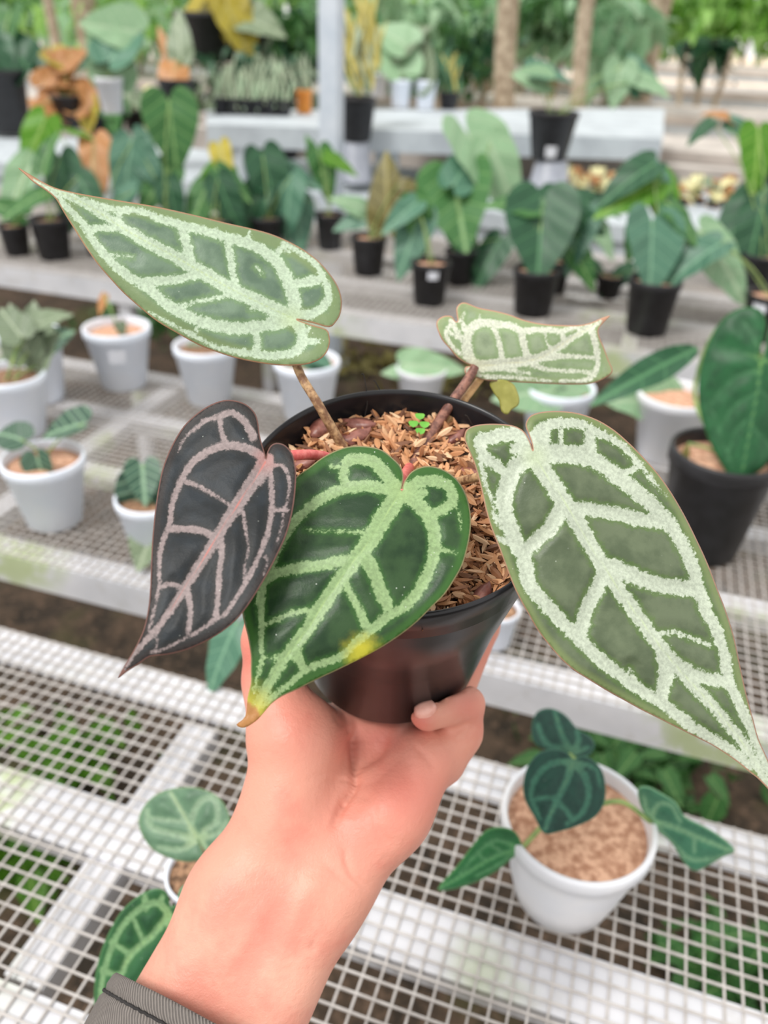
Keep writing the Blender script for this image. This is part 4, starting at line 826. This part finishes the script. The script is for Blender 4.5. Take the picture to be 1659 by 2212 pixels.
m, e = slab('wall', 'low grey retaining kerb behind the cream cactus row', 'wall', [(-6, 5.35), (8, 5.35), (8, 5.5), (-6, 5.5)], 0, ZB+.02, 'conc'); m.build('kerb', M['conc'], e, False)
zt = ZB+.25
a, b, c_, d_ = PZ(445, 268, zt), PZ(1432, 300, zt), PZ(1436, 234, zt), PZ(445, 238, zt)
m, tb = slab('shelf_table', 'grey painted shelf table with pots standing along it', 'table', [a, b, c_, d_], zt-.035, zt, 'board'); m.build('tabletop', M['board'], tb, False)
m, _ = slab('x', None, None, [a, b, b+np.array([0, .04, 0]), a+np.array([0, .04, 0])], zt-.10, zt-.035, 'board'); m.build('apron', M['board'], tb, False)
for p in (b+np.array([-.08, .05, 0]), c_+np.array([-.1, -.1, 0]), a+np.array([.1, .1, 0]), a*.62+b*.38+np.array([0, .08, 0])):
    k = MB(); k.box((p[0]-.05, p[1]-.04, ZB-.02 if 3.7 < p[1] < 4.75 else 0), (p[0]+.05, p[1]+.04, zt-.035)); k.build('leg', M['board'], tb, False)
q = a*.62+b*.38+np.array([0, .06, 0]); k = MB(); k.tube([q+np.array([-.35, 0, -.12]), q+np.array([0, 0, -.75])], .03, 4); k.build('brace', M['board'], tb, False)
pp = PZ(716, 470, ZB); pp = PY(716, 400, 3.45); po = empty('post', (pp[0], 3.45, 0), 'grey upright post rising left of the grassy potted plants', 'post')
k = MB(); r = 43/2*depth((pp[0], 3.45, 1.3))/F; k.box((pp[0]-r, 3.45-r, 0), (pp[0]+r, 3.45+r, 3.2)); k.build('shaft', M['post'], po, False)
k = MB(); k.box((pp[0]-r*1.8, 3.45-r*1.8, 0), (pp[0]+r*1.8, 3.45+r*1.8, .03)); k.build('base_plate', M['post'], po, False)

# tall pots in the distance
ORD = ['first','second','third','fourth','fifth','sixth','seventh','eighth','ninth','tenth','last']
F0 = dict(group=FAR)
gr = lambda x, y0, y1, n, mt, sp=40, L=120: [(x+random.uniform(-sp, sp), random.uniform(y0, y1), L*random.uniform(.7, 1.2), 270+random.uniform(-22, 22), mt, 'blade') for _ in range(n)]
t1 = potted('tall black pot on an upturned grey pot, in front of the shelf table', 1180, 392, 108, 1.0, 'blackm', 'soil', [], z=ZB-.02, taper=.72)
bpc = t1.location
bpos = PY(1182, 404, 3.9); 
for ob in list(t1.children): bpy.data.objects.remove(ob)
bpy.data.objects.remove(t1)
def stacked(label1, label2, x, ytop, ymid, ybot, w, Y, leaves, **k):
    base = PY(x, ybot, Y); z0 = max(base[2], ZB-.02); base[2] = z0; top = PY(x, ymid, Y); rim = PY(x, ytop, Y)
    h1 = top[2]-z0; R = w/2*depth(top)/F
    e = empty('upturned_pot', base, label1, 'pot'); m = MB(); rr = R*.74
    m.lathe([(rr*1.15, 0), (rr*1.15, h1*.1), (rr*1.08, h1*.12), (rr*.86, h1*.98), (rr*.8, h1), (0, h1)], 32, None, base); m.build('pot_wall', M['grey'], e)
    return potted(label2, 0, 0, w, (rim[2]-top[2])/(2*R), 'blackm', 'soil', leaves, z=top[2], at=top, **k)
stacked('upturned grey pot under the tall black pot at right', 'tall black pot with thin-stemmed teal leaf in front of the shelf table', 1184, 240, 345, 408, 106, 3.92, [(1190,165,100,0,'g_teal'),(1150,170,80,190,'g_pale'),(1185,190,70,270,'g_yellow','blade'),(1195,185,80,275,'g_yellow','blade'),(1335,180,85,100,'g_pale'),(1405,185,80,20,'g_pale'),(1375,160,80,250,'g_teal')], tag_xy=(.1,.2), taper=.7)
stacked('upturned grey pot under the black pot beside the post', 'black pot of tall yellow-green grassy shoots beside the post', 770, 210, 305, 392, 82, 3.95, gr(775,40,150,34,'g_yellow',38,150)+gr(765,60,150,20,'g_grey',45,130), taper=.72)
ZT = zt
potted('black pot with long twiggy plant at the upper left corner', 22, 292, 112, 1.1, 'blackm', 'soil', [(30,100,120,240,'g_dark'),(10,60,100,100,'g_mid'),(50,150,80,300,'g_dark'),(0,120,90,60,'g_dark')], z=ZB, taper=.78, **F0)
potted('small white pot standing on the shelf at upper left', 244, 248, 60, 1.15, 'whiter', 'soil', [(240,120,120,270,'g_pale'),(225,90,110,240,'g_pale'),(265,90,120,300,'g_teal'),(245,60,120,180,'g_pale'),(210,130,80,150,'g_dark')], z=ZT, taper=.7, **F0)
potted('black pot under tall cream-and-pink shoots at upper left', 388, 255, 80, .9, 'blackm', 'soil', [(375,130,120,270,'g_orange','narrow'),(385,80,110,265,'g_grey','narrow'),(360,110,100,250,'g_orange','lance'),(400,150,90,290,'g_mid','lance')], z=ZT, taper=.8, **F0)
potted('large black pot with yellow-green broad leaves at top left of the post', 455, 158, 145, .62, 'blackm', 'soil', [(490,20,110,90,'g_yellow'),(440,25,110,150,'g_yellow'),(520,70,120,60,'g_yellow'),(555,45,110,20,'g_grey'),(465,60,110,120,'g_brown'),(395,60,90,200,'g_mid')], z=ZT+.1, at=PY(455,158,6.6), taper=.8, **F0)
potted('dark pot with a mid brown plant beside the big yellow-leaved one', 545, 170, 80, .9, 'blackm', 'soil', [(560,80,90,300,'g_grey'),(530,100,80,240,'g_grey')], z=ZT+.05, at=PY(545,170,6.9), taper=.8, **F0)
potted('coppery-leaved plant in a dark pot at upper left', 160, 280, 80, .8, 'blackm', 'soil', [(random.uniform(90,215), random.uniform(110,240), random.uniform(50,80), random.uniform(0,360), 'g_orange') for _ in range(16)]+[(190,250,70,100,'g_yellow'),(130,130,70,40,'g_yellow')], z=ZT-.1, taper=.8, **F0)
potted('little orange pot standing left of the post', 657, 247, 36, 1.25, 'orange', 'soil', gr(655,150,195,10,'g_grey',14,70), z=ZT, taper=.85, **F0)
for i, (x, y, w, pot, lab, lv) in enumerate([(817,214,40,'whiter','white pot nearest to the post on the shelf table',[(815,150,80,270,'g_grey'),(840,120,80,300,'g_pale')]),
        (864,236,46,'white','bluish white pot second from the post on the shelf table',[(860,120,110,260,'g_pale'),(880,90,110,320,'g_grey'),(850,80,100,220,'g_pale')]),
        (918,238,46,'white','bluish white pot third from the post on the shelf table',[(905,140,110,280,'g_grey'),(925,160,80,300,'g_dark'),(880,150,80,200,'g_pale')])]):
    potted(lab, x, y, w, 1.2, pot, 'soilp', lv, z=ZT, taper=.78, **F0)
potted('small black pot of dark grassy plant on the shelf table', 968, 238, 48, .7, 'blackm', 'soil', gr(968,140,195,22,'g_dark',26,90)+gr(968,150,190,12,'g_yellow',16,80), z=ZT, taper=.75, **F0)
for i in range(6):
    x = 478+i*27
    potted('%s small black pot from the left in the tight row beside the orange pot' % ORD[i], x, 248+i*.8, 34, .9, 'blackm', 'soil', gr(x,165,215,9,'g_grey',22,80)+gr(x,170,215,4,'g_hedge2',20,70), z=ZT, taper=.85, group='small black pots in the tight shelf row')
for i, (x, y) in enumerate([(490,330),(555,335),(620,345),(515,300),(585,305),(648,312)]):
    potted('%s dark bowl of cream rosettes under the shelf, %s row' % (['left','middle','right'][i % 3], 'front' if i < 3 else 'back'), x, y, 62, .55, 'blackm', 'soil', [(x+random.uniform(-26, 26), y-42+random.uniform(-14, 14), 26, random.uniform(0, 360), 'cream') for _ in range(9)], z=ZB-.02, taper=.7, group='cream rosette bowls under the shelf')
for i in range(11):
    x = 1215+i*36; y = 425+i*2.2+(i % 2)*6
    r_ = potted('%s cream woolly cactus from the left in the row under the shelf table' % ORD[i], x, y, 32, .45, 'blackm', 'soil', [(x+random.uniform(-13, 13), y-60+j*5.5+random.uniform(-3, 3), 24, random.uniform(0, 360), random.choice(['cream', 'cream', 'g_grey', 'g_orange'])) for j in range(12)], z=ZB-.02, taper=.85, group='cream cactus row')
for lab, x, y, cols in (('dark weedy plant lying under the shelf at upper left', 215, 300, ['g_dark','g_mid']), ('trailing silver plant between the coppery plant and the tall white pot', 300, 285, ['g_grey','cream'])):
    potted(lab, x, y, 60, .7, 'blackm', 'soil', [(x+random.uniform(-40, 40), y-60+random.uniform(-30, 30), 55, random.uniform(0, 360), random.choice(cols)) for _ in range(10)], z=ZB-.02, taper=.8, **F0)

# trees and hedge
def foliage(name, mat, root, centre, size, n, leaf, kinds=('heart', 'lance')):
    V = []; Fc = []; LP = []
    geos = [leaf_geo(k, i) for i, k in enumerate(kinds)]
    gs = []
    for g_v, g_f, g_l in geos:
        step = 1; gs.append((g_v, g_f, g_l))
    # low-resolution leaf: 8 points
    lv = np.array([(0,0,0),(.22,-.1,.03),(.32,.25,.06),(.16,.7,0),(0,1,-.12),(-.16,.7,0),(-.32,.25,.06),(-.22,-.1,.03),(0,.35,-.02)]); lf = [(8, i, (i+1) % 8) for i in range(8)]
    for i in range(n):
        p = np.array([random.gauss(0, .42), random.gauss(0, .42), random.gauss(0, .42)]); p = np.clip(p, -1, 1)*size
        R = np.array(Matrix.Rotation(random.uniform(0, 6.28), 3, 'Z') @ Matrix.Rotation(random.uniform(-2.2, .3), 3, 'X')); s = leaf*random.uniform(.6, 1.4)
        b = len(V); V += [tuple(np.array(centre)-np.array(root.location)+p+R@(q*s)) for q in lv]; Fc += [tuple(k+b for k in f) for f in lf]; LP += [tuple(q) for q in lv]
    o = meshobj(name, V, Fc, M[mat], root, True, lp=np.array(LP)); o['kind'] = 'stuff'; return o
def tree(label, x, Y, wpx, ybot=None, crown=None, mat='g_hedge', lean=0, n=900, h=3.4, leaf=.12, size=(.9, .6, .6)):
    b = PY(x, 150, Y); root = empty('tree', (b[0], Y, 0), label, 'tree'); r = wpx/2*depth((b[0], Y, 1.4))/F
    m = MB(); pts = [(b[0]-lean*(1.4-z)+.03*math.sin(z*3), Y, z) for z in np.linspace(0, h, 12)]; m.tube(pts, [r*(1.25-.35*i/11) for i in range(12)], 12); m.build('trunk', M['bark'], root)
    c = (b[0]+lean*(h-1.4), Y, h); foliage('foliage', mat, root, c, np.array(size), n, leaf)
    return root
tree('thick ringed tree trunk rising behind the shelf table', 1092, 7.4, 42, n=500)
tree('thinner straight trunk right of the thick ringed one', 1256, 6.9, 30, n=400)
tree('leaning dark trunk at top right of the thin trunk', 1400, 9.5, 46, mat='g_hedge2', lean=.1, n=400)
tree('dark trunk at the upper left, behind the coppery plant', 205, 8.5, 50, mat='g_mid', n=500, h=3.0)
tree('slim trunk at the upper left corner', 132, 7.6, 20, mat='g_mid', n=250)
def shrub(label, x, y, Y, size, n, mat, leaf, mat2=None):
    c = PY(x, y, Y); root = empty('shrub', (c[0], Y, 0), label, 'shrub'); m = MB()
    for k in range(3): m.tube([(c[0]+.1*(k-1), Y, 0), (c[0]+.25*(k-1), Y, max(.3, c[2]))], .03, 6)
    m.build('stem', M['bark'], root); foliage('foliage', mat, root, c, np.array(size), n, leaf)
    if mat2: foliage('foliage', mat2, root, c+np.array([.2, -.2, .1]), np.array(size), n//2, leaf)
for lab, x, y, Y, sz, n, mt, lf, m2 in [
    ('pale green hedge bush at the top left corner', 60, 20, 10, (1.4,.8,.4), 600, 'g_hedge', .16, 'g_mid'),
    ('blue-green bush at the top, left of the yellow leaves', 260, 50, 9, (1.1,.7,.35), 500, 'g_hedge2', .2, 'g_hedge'),
    ('dark bush behind the shelf left of the post', 620, 100, 7.6, (.5,.4,.3), 600, 'g_dark', .14, 'g_mid'),
    ('pale bush above the white pots right of the post', 870, 80, 8.5, (.7,.5,.4), 500, 'g_hedge2', .2, 'g_pale'),
    ('light bush at the top behind the thick trunk', 1040, 25, 11, (1.2,.8,.4), 1000, 'g_hedge', .2, 'g_hedge2'),
    ('leafy bush between the two trunks', 1180, 35, 10, (.7,.5,.3), 500, 'g_hedge2', .22, 'g_mid'),
    ('dark leaved bush left of the thick trunk', 1000, 120, 8.0, (.5,.4,.3), 400, 'g_mid', .12, 'g_dark'),
    ('big-leaved pale bush right of the thin trunk', 1330, 60, 8.8, (.35,.3,.3), 110, 'g_hedge2', .4, None),
    ('bright hedge section at the top right corner', 1600, 30, 17, (3.0,1,.65), 1600, 'g_hedge', .22, 'g_bright'),
    ('hedge section left of the bright corner one', 1400, 20, 18, (3.0,1,.7), 1600, 'g_hedge', .24, 'g_hedge2'),
    ('hedge section high behind the small shelf pots', 960, 0, 17, (3.4,1,.75), 1600, 'g_hedge2', .28, 'g_hedge'),
    ('hedge section high behind the yellow leaves', 500, -30, 16, (3.4,1,.8), 1400, 'g_hedge', .28, 'g_hedge2'),
    ('far hedge section at the far left top', 100, -30, 16, (3.4,1,.8), 1400, 'g_hedge', .28, 'g_hedge2'),
    ('dark broad-leaved bush hanging over the far beds at right', 1530, 105, 10.5, (.3,.2,.22), 60, 'g_dark', .26, None),
    ('grey tufted bush behind the tight row of small pots', 560, 185, 6.4, (.8,.3,.22), 700, 'g_grey', .1, 'g_dark'),
    ]: shrub(lab, x, y, Y, sz, int(n*.5), mt, lf, m2)
# weeds on the ground in the gaps
def weeds(label, x, y, n, sx, sy, mat='g_mid'):
    c = PZ(x, y, .02); root = empty('weed_patch', c, label, 'weeds')
    foliage('leaves', mat, root, c+np.array([0, 0, .05]), np.array([sx, sy, .06]), n, .07)
weeds('green weeds on the earth under the mesh at lower left', 60, 1830, 130, .16, .12, 'g_bright')
weeds('sparse weeds under the mesh left of the cross strut', 130, 1640, 60, .22, .12, 'g_bright')
weeds('weeds under the white pots behind the held plant', 340, 700, 120, .5, .3)
weeds('weeds on the earth behind the large right leaf', 1350, 1640, 160, .3, .2)
weeds('weeds under the mesh at the lower right corner', 1600, 2130, 90, .16, .1, 'g_mid')
weeds('mossy weeds in the dark gap behind the held pot', 850, 800, 200, .9, .3, 'g_brown')
